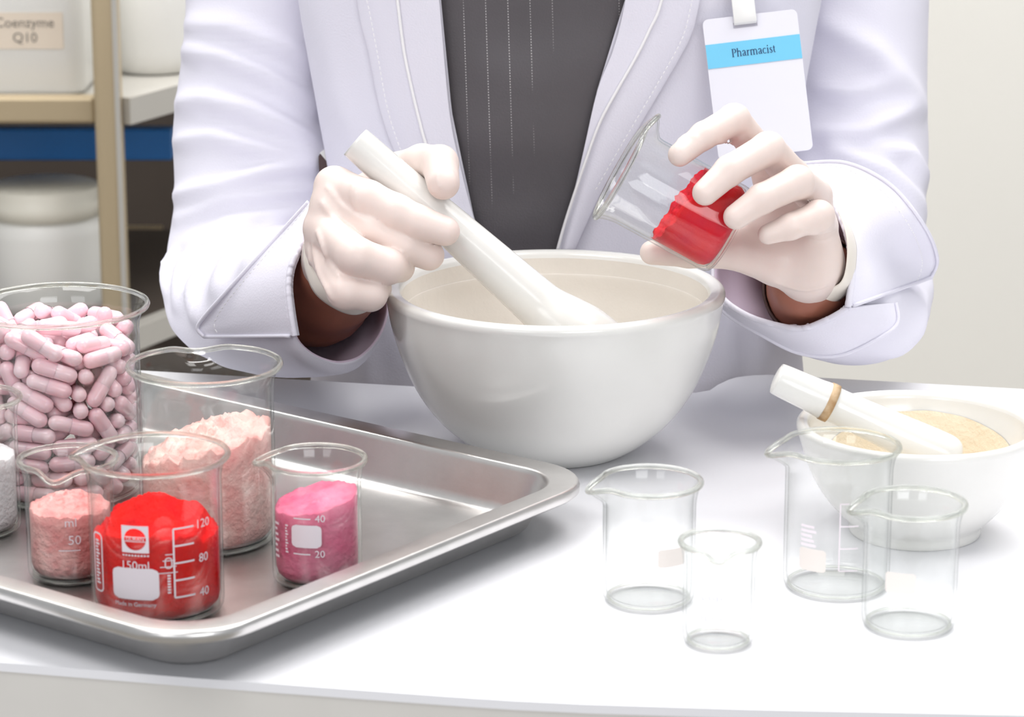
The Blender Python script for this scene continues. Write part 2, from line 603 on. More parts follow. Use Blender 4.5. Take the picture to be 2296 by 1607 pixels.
def height_to(c, v):
    lo, hi = 0.0, 0.4
    for _ in range(40):
        m = (lo + hi) / 2
        if project(c + np.array([0, 0, m]))[1] > v: lo = m
        else: hi = m
    return lo


def front_of(c):
    return math.atan2(-c[1], -c[0])


def powder(name, label, c, r, hfun, mat, root=None, seg=72, rings=26, z0=0.0024, jag=0.0006, seed=0, cat='powder'):
    """a fill of loose powder: lumpy top, side pressed against the wall"""
    verts, faces = [], []
    def H(x, y):
        n = noise.fractal(Vector((x * 160 + seed, y * 160, seed)), 1.0, 2.0, 4)
        n2 = noise.fractal(Vector((x * 500 + seed, y * 500, seed + 5)), 1.0, 2.0, 3)
        return hfun(x / r, y / r) + jag * (n * 1.6 + n2 * 0.8)
    side = 8
    for k in range(side + 1):
        for i in range(seg):
            a = 2 * math.pi * i / seg
            x, y = r * math.cos(a), r * math.sin(a)
            ze = max(z0 + 0.0005, H(x * 0.999, y * 0.999))
            w = 0.00012 * noise.noise(Vector((x * 300 + seed, y * 300, k * 3.0)))
            zz = z0 + (ze - z0) * (k / side) ** 1.3
            rr = r - abs(w) - 0.0030 * max(0.0, 1 - (zz - z0) / 0.0030)
            verts.append((rr * math.cos(a), rr * math.sin(a), zz))
    faces += grid_faces(side + 1, seg, wrap=True)
    faces.append(tuple(range(seg))[::-1])
    base = side * seg
    for q in range(1, rings):
        f = 1 - q / rings
        for i in range(seg):
            a = 2 * math.pi * i / seg
            x, y = f * r * math.cos(a), f * r * math.sin(a)
            verts.append((x, y, max(z0 + 0.0004, H(x, y))))
        off = base + (q - 1) * seg
        for i in range(seg):
            j = (i + 1) % seg
            faces.append((off + i, off + j, off + seg + j, off + seg + i))
    last = base + (rings - 1) * seg
    verts.append((0, 0, max(z0 + 0.0004, H(0, 0))))
    for i in range(seg): faces.append((last + i, last + (i + 1) % seg, len(verts) - 1))
    o = mesh(name, verts, faces, mat)
    o.location = c
    tag(o, label, cat, kind='stuff')
    return o


ZF = FLOOR_TRAY
# A: red powder, nearest beaker on the tray
cA, rA = cyl_center(190, 486, 1412, ZF)
hA = height_to(cA, 1016)
bA = beaker('large beaker of bright red powder with a white printed scale at the tray corner', cA, rA, hA, 168)
powder('red_powder', 'bright red powder heaped in the beaker at the tray corner', cA, rA - 0.0018,
       lambda x, y: 0.040 + 0.012 * math.exp(-((x + 0.05) ** 2 * 3 + (y - 0.1) ** 2 * 2)) - 0.004 * (abs(x) > 0.75), POW_RED, seed=3.3, jag=0.0014)
fA = front_of(cA)


def at(c, r, u, v):
    """(s, z) of a picture point on the front of an upright cylinder standing at c"""
    d = ray(u, v)
    o = CAMP - np.array(c)
    a = d[0] ** 2 + d[1] ** 2; b = o[0] * d[0] + o[1] * d[1]; k = o[0] ** 2 + o[1] ** 2 - r * r
    q = max(b * b - a * k, 0)
    t = (-b - math.sqrt(q)) / a
    p = o + d * t
    an = math.atan2(p[1], p[0]) - front_of(c)
    an = (an + math.pi) % (2 * math.pi) - math.pi
    return an * r, p[2]


def printA():
    P = lambda u, v: at(cA, rA, u, v)
    r = rA + 0.0002
    s, z = P(302, 1309)
    Print().rrect(s, z, 0.0218, 0.0145, 0.003).build('writing_patch', ENAMEL, bA, r, fA)
    lg = Print()
    s, z = P(302, 1209)
    # square mark with a disc cut out of it, split by a band of lettering
    V, F = [], []
    n, R, S = 48, 0.0050, 0.0062
    for i in range(n):
        a = 2 * math.pi * i / n
        m = S / max(abs(math.cos(a)), abs(math.sin(a)))
        V += [(R * math.cos(a), R * math.sin(a)), (m * math.cos(a), m * math.sin(a))]
    F = [(2 * i, 2 * i + 1, (2 * i + 3) % (2 * n), (2 * i + 2) % (2 * n)) for i in range(n)]
    lg.add(V, F, s, z)
    lg.rect(s - 0.0050, s + 0.0050, z - 0.0012, z - 0.0009).rect(s - 0.0050, s + 0.0050, z + 0.0009, z + 0.0012)
    lg.text('DURAN', s, z, 0.0024)
    for k in range(9): lg.rect(s - 0.006 + k * 0.0014, s - 0.0051 + k * 0.0014, z - 0.0078, z - 0.0071)
    lg.build('logo_mark', ENAMEL, bA, r, fA)
    sc = Print()
    s, z = P(302, 1268); sc.text('150ml', s, z, 0.0054)
    s, z = P(302, 1355); sc.text('Made in Germany', s, z, 0.0027)
    s0, zt = P(388, 1186); _, zb = P(388, 1340)
    sc.rect(s0 - 0.0004, s0 + 0.0004, zb, zt)
    for k in range(5):
        zz = zt + (zb - zt) * k / 4
        sc.rect(s0, s0 + 0.0098, zz - 0.0004, zz + 0.0004)
        if k % 2 == 0: sc.text(('120', '80', '40')[k // 2], s0 + 0.0150, zz, 0.0056)
    s, z = P(378, 1262); sc.rrect(s, z, 0.0034, 0.0052, 0.0016, 0.0005)
    for k in range(4): sc.rect(s - 0.005 + 0.0012 * k, s + 0.004 - 0.0005 * k, z - 0.0045 + k * 0.0028 - 0.0002, z - 0.0045 + k * 0.0028 + 0.0002)
    for k in range(7): sc.rect(s - 0.0007, s + 0.0007, z - 0.014 + k * 0.0013, z - 0.0132 + k * 0.0013)
    s, z = P(221, 1258)
    sc.rrect(s, z, 0.0072, 0.0275, 0.0025, 0.0008)
    for k in range(14): sc.rect(s - 0.0016, s + 0.0014 - 0.0006 * (k % 3), z - 0.010 + k * 0.0015, z - 0.0091 + k * 0.0015)
    sc.build('printed_scale', ENAMEL, bA, r, fA)


printA()

# B: salmon powder, small, behind and left of A
cB, rB = cyl_center(50, 246, 1319, ZF)
hB = height_to(cB, 1026)
bB = beaker('small beaker of salmon pink powder partly behind the red powder beaker', cB, rB, hB, -95)
powder('salmon_powder', 'crumbly salmon pink powder in the small beaker beside the red one', cB, rB - 0.0018,
       lambda x, y: 0.0325 + 0.006 * math.exp(-(x * x + (y - 0.2) ** 2) * 2) , POW_SALMON, seed=11.1, jag=0.0011)
fB = front_of(cB)
s, z = at(cB, rB, 160, 1212)
Print().text('50', s + 0.0015, z, 0.0062).text('ml', s, z + 0.0085, 0.006).rect(s - 0.006, s + 0.004, z - 0.005, z - 0.0045).build('printed_scale', ENAMEL, bB, rB + 0.0002, fB)

# C: pale pink powder, tall, behind A
cC, rC = cyl_center(302, 605, 1254, ZF)
hC = height_to(cC, 815)
bC = beaker('tall beaker of pale pink lumpy powder with its spout facing away', cC, rC, hC, 100, sp=0.0105)
powder('pale_pink_powder', 'pale pink lumpy powder in the tall beaker behind the red one', cC, rC - 0.0018,
       lambda x, y: 0.050 + 0.006 * x + 0.005 * math.exp(-((x - 0.3) ** 2 + (y - 0.2) ** 2) * 3) - 0.009 * max(0, -x - 0.45), POW_PALE, seed=21.7, jag=0.0024)

# E: hot pink powder, small, right
cE, rE = cyl_center(605, 806, 1330, ZF)
hE = height_to(cE, 1027)
bE = beaker('small beaker of hot pink powder standing apart at the right of the tray', cE, rE, hE, 172)
powder('hot_pink_powder', 'hot pink powder sloping up to the right in a small beaker', cE, rE - 0.0018,
       lambda x, y: 0.0388 + 0.0038 * x + 0.0015 * y, POW_HOT, seed=31.2, jag=0.0007)
fE = front_of(cE)
s, z = at(cE, rE, 686, 1203)
Print().rrect(s, z, 0.0142, 0.0108, 0.0022).build('writing_patch', ENAMEL, bE, rE + 0.0002, fE)
pe_ = Print()
for v_, t_ in ((1163, '40'), (1242, '20')):
    s1, z1 = at(cE, rE, 676, v_)
    pe_.rect(s1 - 0.004, s1 + 0.0042, z1 - 0.0003, z1 + 0.0003).text(t_, s1 + 0.0085, z1, 0.0048)
s1, z1 = at(cE, rE, 643, 1205)
for k in range(10): pe_.rect(s1 - 0.0008, s1 + 0.0008 - 0.0004 * (k % 3), z1 - 0.007 + k * 0.0014, z1 - 0.0062 + k * 0.0014)
s1, z1 = at(cE, rE, 622, 1205)
for k in range(7): pe_.rect(s1 - 0.0018, s1 + 0.0016 - 0.0006 * (k % 3), z1 - 0.009 + k * 0.0026, z1 - 0.0078 + k * 0.0026)
pe_.build('printed_scale', ENAMEL, bE, rE + 0.0002, fE)

# F: white powder, cut by the left edge of the picture
cF, rF = cyl_center(-158, 31, 1218, ZF)
hF = height_to(cF, 890)
bF = beaker('beaker of white powder at the left end of the tray', cF, rF, hF, 200)
powder('white_powder', 'white powder in the beaker at the left end of the tray', cF, rF - 0.0018, lambda x, y: 0.041 - 0.003 * x, POW_WHITE, seed=41.2, jag=0.0006)

# D: capsules
cD, rD = cyl_center(-62, 296, 1150, ZF)
hD = height_to(cD, 682)
bD = beaker('largest beaker filled with pale pink capsules behind the powders', cD, rD, hD, 160)
CAPS = (
    "-234 130 42 128 90 -316 -105 93 108 47 105 -145 42 115 90 127 -303 42 23 90 110 172 42 118 90 -263 -26 42 -167 90 -92 -316 42 -16 90 169 -89 43 -65 90 "
    "233 98 42 -120 90 250 -16 82 92 57 -173 200 42 -60 90 -182 -71 94 58 46 -10 -304 118 -23 85 -16 -238 43 -5 90 24 178 87 110 56 -99 170 107 -68 83 -259 "
    "-10 189 103 24 -39 -167 86 -149 54 242 -228 92 -133 48 331 8 81 -89 59 -269 48 80 -14 59 102 -244 116 -62 83 252 -109 124 162 59 325 64 141 -79 58 176 "
    "175 119 -43 88 -123 -305 188 158 87 252 218 98 -49 41 -323 85 152 -105 40 94 -315 205 16 89 -239 -181 91 95 57 120 218 198 -29 79 -243 223 197 47 66 "
    "-164 102 135 -53 73 -130 -139 82 57 57 8 -186 163 -83 76 189 94 192 -28 81 -284 -167 184 120 74 -201 53 198 -50 70 -173 -191 138 85 70 144 -213 253 "
    "115 3 299 -137 186 66 74 -108 -311 268 161 87 239 10 266 51 50 285 165 233 120 73 -199 147 229 -128 47 -220 -149 231 -88 77 -62 -174 203 -87 84 -271 "
    "189 266 55 66 -68 214 250 178 86 -136 -149 236 88 85 67 -182 221 -99 57 -265 -198 311 -53 61 -220 157 340 171 85 -258 -55 286 11 81 173 -136 295 -25 "
    "25 233 -170 239 81 85 -101 214 335 -47 87 111 -310 287 20 89 197 170 291 122 73 52 173 322 136 87 -170 205 407 -66 82 -196 -98 390 23 43 265 -94 354 "
    "-63 77 300 136 393 114 73 -331 9 323 -92 57 322 -65 287 79 90 -67 -195 292 -159 72 95 -315 391 -163 73 316 94 463 106 72 -85 -317 348 165 87 35 -248 "
    "344 16 55 239 -234 368 -135 34 170 14 308 72 70 274 183 324 124 73 -320 -94 438 107 39 127 -233 460 -77 90 171 215 392 85 78 -235 86 391 65 37 -113 "
    "-311 460 160 63 -305 128 417 67 61 -271 -6 404 169 65 -125 -242 408 -173 77 232 -148 446 -67 71 324 -70 410 -102 56 -100 245 412 -66 83 -200 -5 461 "
    "-121 83 -122 -159 397 19 62 27 -192 425 -105 79 264 -24 441 -88 44 -288 -170 465 121 40 -28 -186 489 49 83 198 61 430 72 87 -243 74 516 62 74 189 -46 "
    "503 70 88 77 189 460 -109 36 -108 149 498 118 61 -202 -3 543 -132 84 -136 -149 482 23 63 -48 -50 554 164 87 -31 193 491 -76 77 -184 114 614 -177 56 "
    "-220 -145 537 -128 76 111 -224 540 -70 89 246 -120 559 130 68 248 222 526 -48 49 -329 -28 573 -85 72 -83 -320 535 166 63 239 -233 565 46 41 330 -23 "
    "596 86 66 -302 134 513 66 61 56 2 611 -127 74 320 37 533 103 67 166 182 503 -60 82 -47 236 565 -35 85 -323 66 627 -102 71 -232 -97 626 115 83 13 -263 "
    "531 146 60 -190 -239 593 -127 25 4 295 541 132 47 -111 254 639 74 83 -119 -176 598 -81 80 36 -195 595 -50 76 0 -329 594 180 72 145 296 557 -26 71 -272 "
    "31 701 -177 57 -296 -144 662 115 69 29 -328 670 -175 71 168 -219 601 -89 67 219 131 601 95 69 108 188 578 118 86 -231 237 604 -136 55 -147 -30 640 -97 "
    "70 126 -135 643 -23 61 257 49 649 87 73 138 300 640 -25 71 -55 95 613 87 81 -215 -195 724 -84 74 -48 -204 657 128 76 21 75 640 -119 59 30 297 677 29 "
    "56 -50 183 710 71 78 -265 -201 794 -53 47 69 -264 728 139 87 68 -185 676 -34 84 155 24 639 71 73 -80 -18 690 119 83 -273 -44 742 -177 56 -133 -246 701 "
    "90 60 83 -18 689 -95 84 287 166 733 -60 57 76 227 686 32 63 -187 198 688 -77 80 -88 -106 746 -44 81 245 -219 707 48 88 247 -100 655 156 75 3 331 762 "
    "-1 56 -129 238 735 -84 74 -239 20 780 177 61 -111 -278 776 -170 59 -69 79 782 -8 76 198 262 790 -37 90 -175 241 803 63 83 -252 -118 819 -150 52 -147 "
    "-136 817 74 85 66 131 691 -159 62 283 46 729 144 65 126 118 750 111 79 -26 -331 796 176 55 -284 166 721 60 73 130 -114 753 -112 87 268 -44 714 -39 88 "
    "195 168 765 -61 28 -83 213 816 -103 69 -46 -36 765 147 74 23 -102 823 -153 79 199 -176 759 -120 81 93 9 783 -2 62 16 198 797 -119 61 -268 120 797 141 "
    "37 "
)


def build_capsules():
    """each capsule is a thing of its own, lying as it settled when poured into the beaker"""
    k = (rD - 0.0016) / 0.0380
    rad, L = 0.0040 * k, 0.0226 * k
    def half(r, z0, z1, n=12, top=True):
        prof = []
        if top:
            prof = [(r, z0), (r, z1 - r)] + [(r * math.cos(a), z1 - r + r * math.sin(a)) for a in (0.4, 0.8, 1.2)] + [(0, z1)]
        else:
            prof = [(0, z0)] + [(r * math.cos(a), z0 + r - r * math.sin(a)) for a in (1.2, 0.8, 0.4)] + [(r, z0 + r), (r, z1), (r * 0.9, z1 + 0.0002)]
        return lathe(prof, n)
    def me(name, d, mat):
        m = bpy.data.meshes.new(name)
        m.from_pydata(d[0], [], d[1]); m.polygons.foreach_set('use_smooth', [True] * len(m.polygons)); m.materials.append(mat)
        return m
    body = me('capsule_body', half(rad * 0.955, -L / 2, L * 0.12, top=False), CAPSULE)
    cap = me('capsule_cap', half(rad, -L * 0.02, L / 2), CAPSULE_CAP)
    q = list(map(int, CAPS.split()))
    rnd = random.Random(5)
    for i in range(0, len(q), 5):
        x, y, z, az, th = q[i:i + 5]
        az, th = math.radians(az), math.radians(th)
        ax = Vector((math.sin(th) * math.cos(az), math.sin(th) * math.sin(az), math.cos(th)))
        if rnd.random() < 0.5: ax = -ax
        o = bpy.data.objects.new('capsule', body)
        o.location = (cD[0] + x * 1e-4 * k, cD[1] + y * 1e-4 * k, cD[2] + 0.0024 + z * 1e-4 * k)
        o.rotation_euler = ax.to_track_quat('Z', 'Y').to_euler()
        col.objects.link(o)
        tag(o, 'pale pink capsule lying among others in the largest beaker', 'capsule', 'pale pink capsules in the beaker')
        c = bpy.data.objects.new('cap', cap)
        c.parent = o
        col.objects.link(c)


build_capsules()

# clear empty beakers on the table
def clear(label, ul, ur, vb, vr, spout, sp=0.0055):
    c, r = cyl_center(ul, ur, vb, TZ + 0.0002)
    h = height_to(c, vr)
    return beaker(label, c, r, h, spout, sp=sp), c, r


bG, cG, rG = clear('empty clear beaker nearest the tray, in front of the large mortar', 1355, 1562, 1379, 1076, 192)
bH, cH, rH = clear('smallest empty clear beaker, nearest the table front', 1535, 1696, 1468, 1211, -95, sp=0.0045)
bI, cI, rI = clear('largest empty clear beaker in front of the small mortar', 1768, 2006, 1353, 996, 185, sp=0.0065)
bJ, cJ, rJ = clear('empty clear beaker furthest right, before the small mortar base', 1945, 2156, 1438, 1125, 187)

# a last beaker stands beyond the right edge of the picture; only its spout shows
cK = np.array([0.304, 1.475, TZ + 0.0002])
beaker('beaker at the far right edge with only its spout in view', cK, 0.0245, height_to(cK, 914), 184, sp=0.0065)


def printed_clear(b, c, r, u, v, w, h, mat=ENAMEL_CLEAR):
    s, z = at(c, r, u, v)
    Print().rrect(s, z, w, h, 0.0012).build('writing_patch', mat, b, r + 0.0002, front_of(c))


printed_clear(bG, cG, rG, 1508, 1250, 0.014, 0.0085)
printed_clear(bI, cI, rI, 1820, 1255, 0.0135, 0.0105)
printed_clear(bJ, cJ, rJ, 2018, 1308, 0.0135, 0.0095)
sI, zI = at(cI, rI, 1885, 1130)
_, zI2 = at(cI, rI, 1885, 1280)
pI = Print().rect(sI - 0.0003, sI + 0.0003, zI2, zI)
for k in range(4):
    zz = zI + (zI2 - zI) * k / 3 * 1.0
    pI.rect(sI, sI + 0.0085, zz - 0.0003, zz + 0.0003)
s, z = at(cI, rI, 1812, 1205)
for k in range(5): pI.rect(s - 0.004, s + 0.004 - 0.001 * (k % 3), z - 0.004 + k * 0.0022, z - 0.0028 + k * 0.0022)
pI.build('printed_scale', ENAMEL, bI, rI + 0.0002, front_of(cI))
s, z = at(cH, rH, 1596, 1365)
pH = Print()
rnd = random.Random(2)
for row in (0.0045, -0.0045):
    for k in range(6):
        x = s - 0.0045 + k * 0.0017
        a = rnd.uniform(0.8, 2.2); l = rnd.uniform(0.0012, 0.003)
        dx, dz = math.cos(a) * l / 2, math.sin(a) * l / 2
        w = 0.00022
        pH.add([(x - dx - w, z + row - dz), (x - dx + w, z + row - dz), (x + dx + w, z + row + dz), (x + dx - w, z + row + dz)], [(0, 1, 2, 3)])
pH.build('handwriting', pmat('violet_marker', (196, 194, 226), 0.6), bH, rH + 0.0002, front_of(cH))

# ------------------------------------------------------------------ mortars and pestles
def mortar(label, c, prof, inner, matin=UNGLAZED):
    root = empty('mortar', c, label, 'mortar')
    v, f = lathe([(0, 0.0015)] + [(p[0] * 1e-3, p[1] * 1e-3) for p in prof], 128)
    mesh('outer_bowl', v, f, PORCELAIN, root)
    last = prof[-1]
    v, f = lathe([(last[0] * 1e-3, last[1] * 1e-3)] + [(p[0] * 1e-3, p[1] * 1e-3) for p in inner], 128)
    o = mesh('inner_bowl', v, f, matin, root)
    return root


def smooth_profile(P, n):
    return [tuple(p) for p in catmull(P, n)]


cM, _ = cyl_center(1110, 1380, 1046, TZ)
hM = height_to(cM, 641) * 1000
rim_c = cM + np.array([0, 0, hM * 1e-3])
RM = 763 / 2 / FPX * project(rim_c)[2] * 1000
outer = smooth_profile([(30, 0.2), (35, 0.0), (40, 1.8), (51, 9), (63, 20), (73.5, 35), (81, 52), (86, 68), (RM - 1, hM - 8), (RM, hM - 4), (RM - 0.4, hM - 1.5), (RM - 2.2, hM - 0.1), (RM - 5, hM), (RM - 7.6, hM - 1.0), (RM - 9, hM - 3.5)], 70)
inner = smooth_profile([(RM - 9, hM - 3.5), (RM - 9.6, hM - 12), (RM - 10.2, hM - 13), (78, hM - 26), (70, 42), (58, 26), (40, 15), (20, 10.5), (0.0, 10)], 50)
inner[-1] = (0, 10)
mortar('large white porcelain mortar in the middle of the table', cM, outer, inner[1:])

cS, _ = cyl_center(1921, 2221, 1238, TZ)
hS = height_to(cS, 945) * 1000
RS = 545 / 2 / FPX * project(cS + np.array([0, 0, hS * 1e-3]))[2] * 1000
k = RS / 60
outer = smooth_profile([(29 * k, 0.2), (32 * k, 0.0), (32.8 * k, 1.5), (33 * k, 5), (38 * k, 10), (46 * k, 19), (53 * k, 31), (57.5 * k, 44), (RS - 0.5, hS - 5), (RS, hS - 3), (RS - 0.3, hS - 1.2), (RS - 1.6, hS), (RS - 3.6, hS - 0.1), (RS - 5.4, hS - 1.2), (RS - 6.2, hS - 3)], 60)
inner = smooth_profile([(RS - 6.2, hS - 3), (RS - 7.4, hS - 9), (47 * k, 31), (39 * k, 19), (26 * k, 10.5), (12 * k, 7.5), (0, 7)], 40)
inner[-1] = (0, 7)
mortar('small white porcelain mortar at the right holding cream powder', cS, outer, inner[1:], PORCELAIN)
# cream powder pooled in the small mortar and dusted up its far wall
def build_cream():
    P = sorted([(p[1], p[0]) for p in inner])
    zs, rs = [p[0] for p in P], [p[1] for p in P]
    n, m = 96, 26
    V, F = [], []
    for i in range(n):
        a = 2 * math.pi * i / n
        far = max(0.0, math.sin(a + 0.25))
        zt = 21 + (hS - 30) * far ** 0.5 + 2.0 * noise.noise(Vector((math.cos(a) * 3, math.sin(a) * 3, 4)))
        for k in range(m):
            f = k / (m - 1)
            z = 11 + (zt - 11) * f
            x, y = math.cos(a), math.sin(a)
            th = 0.5 + 1.6 * (1 - f) + 0.5 * noise.noise(Vector((x * 9, y * 9, z * 0.3)))
            r = (np.interp(z, zs, rs) - max(0.3, th)) * 1e-3
            V.append((r * x, r * y, z * 1e-3))
    for i in range(n):
        j = (i + 1) % n
        for k in range(m - 1): F.append((i * m + k, j * m + k, j * m + k + 1, i * m + k + 1))
    F.append(tuple(i * m for i in range(n))[::-1])
    o = mesh('cream_powder', V, F, POW_CREAM)
    o.location = cS
    tag(o, 'cream coloured powder clinging inside the small mortar', 'powder', kind='stuff')


build_cream()


def pestle(label, a, b, prof, band=None):
    """a = top end, b = head end (world); prof = (distance from top, radius) in mm"""
    a, b = Vector(a), Vector(b)
    root = empty('pestle', b, label, 'pestle')
    q = (a - b).to_track_quat('Z', 'Y')
    root.rotation_euler = q.to_euler()
    L = (a - b).length
    P = smooth_profile(prof, 60)
    v, f = lathe([(max(p[1], 0) * 1e-3, L - p[0] * 1e-3) for p in P][::-1], 48)
    mesh('pestle_rod', v, f, PORCELAIN, root)
    if band:
        z, r, w = L - band[0] * 1e-3, band[1] * 1e-3, band[2] * 1e-3
        v, f = lathe([(r, z - w / 2), (r + 0.0006, z - w / 2), (r + 0.0007, z), (r + 0.0006, z + w / 2), (r, z + w / 2)], 40)
        bb = mesh('joint_band', v, f, BAND, root)
        bb['label'] = 'brown stained joint band'
    return root


PA, PB = W(796, 318, 1.500), W(1432, 880, 1.508)
LP = np.linalg.norm(PA - PB) * 1000
pestle('long white porcelain pestle gripped by a gloved hand over the large mortar', PA, PB,
       [(0, 0.0), (0.2, 5.5), (1.2, 8.2), (3.5, 9.0), (40, 9.7), (90, 11.5), (LP - 76, 12.6), (LP - 66, 13.4), (LP - 55, 16.5), (LP - 42, 19.5), (LP - 22, 20.0), (LP - 8, 16.5), (LP - 2, 9.5), (LP, 0.0)])
SA, SB = W(1737, 846, 1.400), W(2150, 1035, 1.405)
LS = np.linalg.norm(SA - SB) * 1000
pestle('short white porcelain pestle with a brown band resting in the small mortar', SA, SB,
       [(0, 0.0), (0.2, 4.5), (1.0, 6.8), (3.0, 7.9), (20, 8.6), (27, 9.2), (31, 9.2), (34, 8.6), (60, 9.5), (LS - 14, 10.5), (LS - 5, 10), (LS - 1, 6.5), (LS, 0.0)], band=(29, 9.0, 4.0))

# ------------------------------------------------------------------ background shelving and jars
def build_rack():
    root = empty('shelf_rack', (-0.45, 2.5, 0), 'beige metal storage rack with shelves behind the table', 'rack')
    def px_box(name, u0, u1, v0, v1, d, depth, mat, bev=0.002):
        a, b = W(u0, v1, d), W(u1, v0, d)
        v, f = box_data(a[0], b[0], a[1], a[1] + depth, a[2], b[2])
        o = mesh(name, v, f, mat, root, smooth=False, world=True)
        if bev: bevel(o, bev)
        return o
    p = W(242, 300, 2.40)
    hw = 59 / 2 / FPX * 2.40
    v, f = box_data(p[0] - hw, p[0] + hw, p[1], p[1] + 0.022, 0, 1.45)
    bevel(mesh('post', v, f, RACK, root, smooth=False, world=True), 0.004, 3)
    v, f = box_data(p[0] + hw * 0.62, p[0] + hw * 1.0, p[1] - 0.0015, p[1] + 0.001, 0, 1.449)
    mesh('post_highlight', v, f, RACK_GREY, root, smooth=False, world=True)  # paler strip painting in the highlight along the post's right edge
    v, f = box_data(-1.05, -1.028, p[1], p[1] + 0.022, 0, 1.45)
    mesh('post', v, f, RACK, root, smooth=False, world=True)
    # two shelves: front rail, receding side rail, board
    out = []
    for vr0, vr1 in ((215, 277), (762, 818)):
        a, b = W(-500, vr1, 2.412), W(214, vr0, 2.412)
        v, f = box_data(-1.03, b[0], a[1], a[1] + 0.018, a[2], b[2])
        bevel(mesh('front_rail', v, f, RACK, root, smooth=False, world=True), 0.003)
        q0 = np.array([p[0] + hw, p[1] + 0.012, (a[2] + b[2]) / 2])
        q1 = q0 + np.array([0.20, 0.40, 0.0])
        n = np.array([-0.894, 0.447, 0]) * 0.008
        hz = np.array([0, 0, (b[2] - a[2]) / 2])
        vv = [q0 - n - hz, q0 + n - hz, q1 + n - hz, q1 - n - hz, q0 - n + hz, q0 + n + hz, q1 + n + hz, q1 - n + hz]
        ff = [(0, 1, 2, 3), (4, 7, 6, 5), (0, 4, 5, 1), (1, 5, 6, 2), (2, 6, 7, 3), (3, 7, 4, 0)]
        mesh('side_rail', vv, ff, RACK_GREY, root, smooth=False, world=True)
        zt = b[2] - 0.004
        vv = [(-1.03, a[1] + 0.018, zt), (q0[0], q0[1] + 0.01, zt), (q1[0], q1[1], zt), (-1.03, q1[1], zt)]
        vv += [(x, y, z - 0.006) for x, y, z in vv]
        mesh('shelf_board', vv, [(0, 1, 2, 3), (7, 6, 5, 4), (0, 4, 5, 1), (1, 5, 6, 2), (2, 6, 7, 3), (3, 7, 4, 0)], RACK_GREY if vr0 < 400 else DARK, root, smooth=False, world=True)
        out.append((zt, a[1]))
    bl = px_box('blue_rail', -300, 386, 286, 360, 2.62, 0.02, BLUE)
    bl['label'] = 'blue cross rail behind the post'
    v, f = box_data(-1.05, -0.12, 2.98, 3.0, 0, 1.5)
    mesh('back_panel', v, f, DARK, root, smooth=False, world=True)
    v, f = box_data(-1.05, -0.15, 2.6, 2.98, 0.40, 0.42)
    mesh('bottom_board', v, f, DARK, root, smooth=False, world=True)
    px_box('rear_board', 275, 362, 510, 590, 2.85, 0.02, RACK, 0)
    return out


shelf1, shelf2 = build_rack()


def jar(label, u, half, base, d, prof, mat, lid=None, square=False):
    zt, _ = base
    # stand the jar on the shelf at the given depth along the view
    c = W(u, 300, d); c[2] = zt + 0.0002
    r = half / FPX * d
    root = empty('storage_jar', c, label, 'jar')
    n = 4 if square else 64
    if square:
        rows = []
        for rr, z in prof:
            x = rr * r; rad = 0.28 * r
            pts = []
            for sx, sy, a0 in ((1, 1, 0), (-1, 1, 90), (-1, -1, 180), (1, -1, 270)):
                for k in range(6):
                    a = math.radians(a0 + 18 * k)
                    pts.append((sx * (x - rad) + rad * math.cos(a), sy * (x - rad) + rad * math.sin(a), z))
            rows.append(pts)
        v = [p for q in rows for p in q]
        f = grid_faces(len(rows), 24, wrap=True) + [tuple(range(24))[::-1], tuple(range(len(v) - 24, len(v)))]
        mesh('jar_body', v, f, mat, root)
    else:
        v, f = lathe([(0, 0)] + [(a * r, z) for a, z in prof] + [(0, prof[-1][1])], 64)
        mesh('jar_body', v, f, mat, root)
    if lid:
        v, f = lathe([(0, lid[0][1])] + [(a * r, z) for a, z in lid] + [(0, lid[-1][1])], 64)
        mesh('lid', v, f, PLASTIC_CREAM, root)
    return root, c, r


# square container on the upper shelf, with its paper label
jq, cq, rq = jar('square white container with a cream label on the upper shelf', 66, 150, shelf1, 2.50,
                 [(0.93, 0), (1.0, 0.006), (1.0, 0.15), (0.96, 0.158), (0.7, 0.162)], PLASTIC, square=True)
lab = W(62, 62, 2.40)
w_, h_ = 172 / FPX * 2.42, 82 / FPX * 2.42
yq = -rq - 0.0006
a = project(cq + np.array([0, yq, 0]))[2]
pc = W(62, 63, a)
v, f = box_data(pc[0] - cq[0] - w_ / 2, pc[0] - cq[0] + w_ / 2, yq - 0.0004, yq, pc[2] - cq[2] - h_ / 2, pc[2] - cq[2] + h_ / 2)
mesh('paper_label', v, f, PAPER, jq, smooth=False)
V, F = [], []
for t_, dz, sz in (('Coenzyme', 0.0065, 0.0115), ('Q10', -0.006, 0.0115)):
    v2, f2 = text_mesh_data(t_, sz)
    o0 = len(V)
    V += [(pc[0] - cq[0] + x, yq - 0.0007, pc[2] - cq[2] + dz + y) for x, y in v2]
    F += [tuple(i + o0 for i in q) for q in f2]
mesh('label_lettering', V, F, INK, jq, smooth=False)
# round tub behind the post
jar('round white tub on the upper shelf beside the post', 352, 98, (shelf1[0], 0), 2.58,
    [(0.80, 0), (0.9, 0.002), (0.97, 0.012), (1.0, 0.02), (1.0, 0.15), (0.9, 0.155)], PLASTIC)
# wide jar with screw lid on the lower shelf
zt = shelf2[0]
c = W(88, 420, 2.50)
hh = c[2] - zt
jar('wide white jar with a cream screw lid on the lower shelf', 92, 136, shelf2, 2.50,
    [(0.9, 0), (0.97, 0.004), (1.0, 0.012), (1.0, hh - 0.040), (0.97, hh - 0.032), (0.87, hh - 0.027), (0.86, hh - 0.022)], PLASTIC,
    lid=[(0.9, hh - 0.0255), (0.945, hh - 0.025), (0.945, hh - 0.011), (0.915, hh - 0.010), (0.915, hh - 0.002), (0.89, hh)])

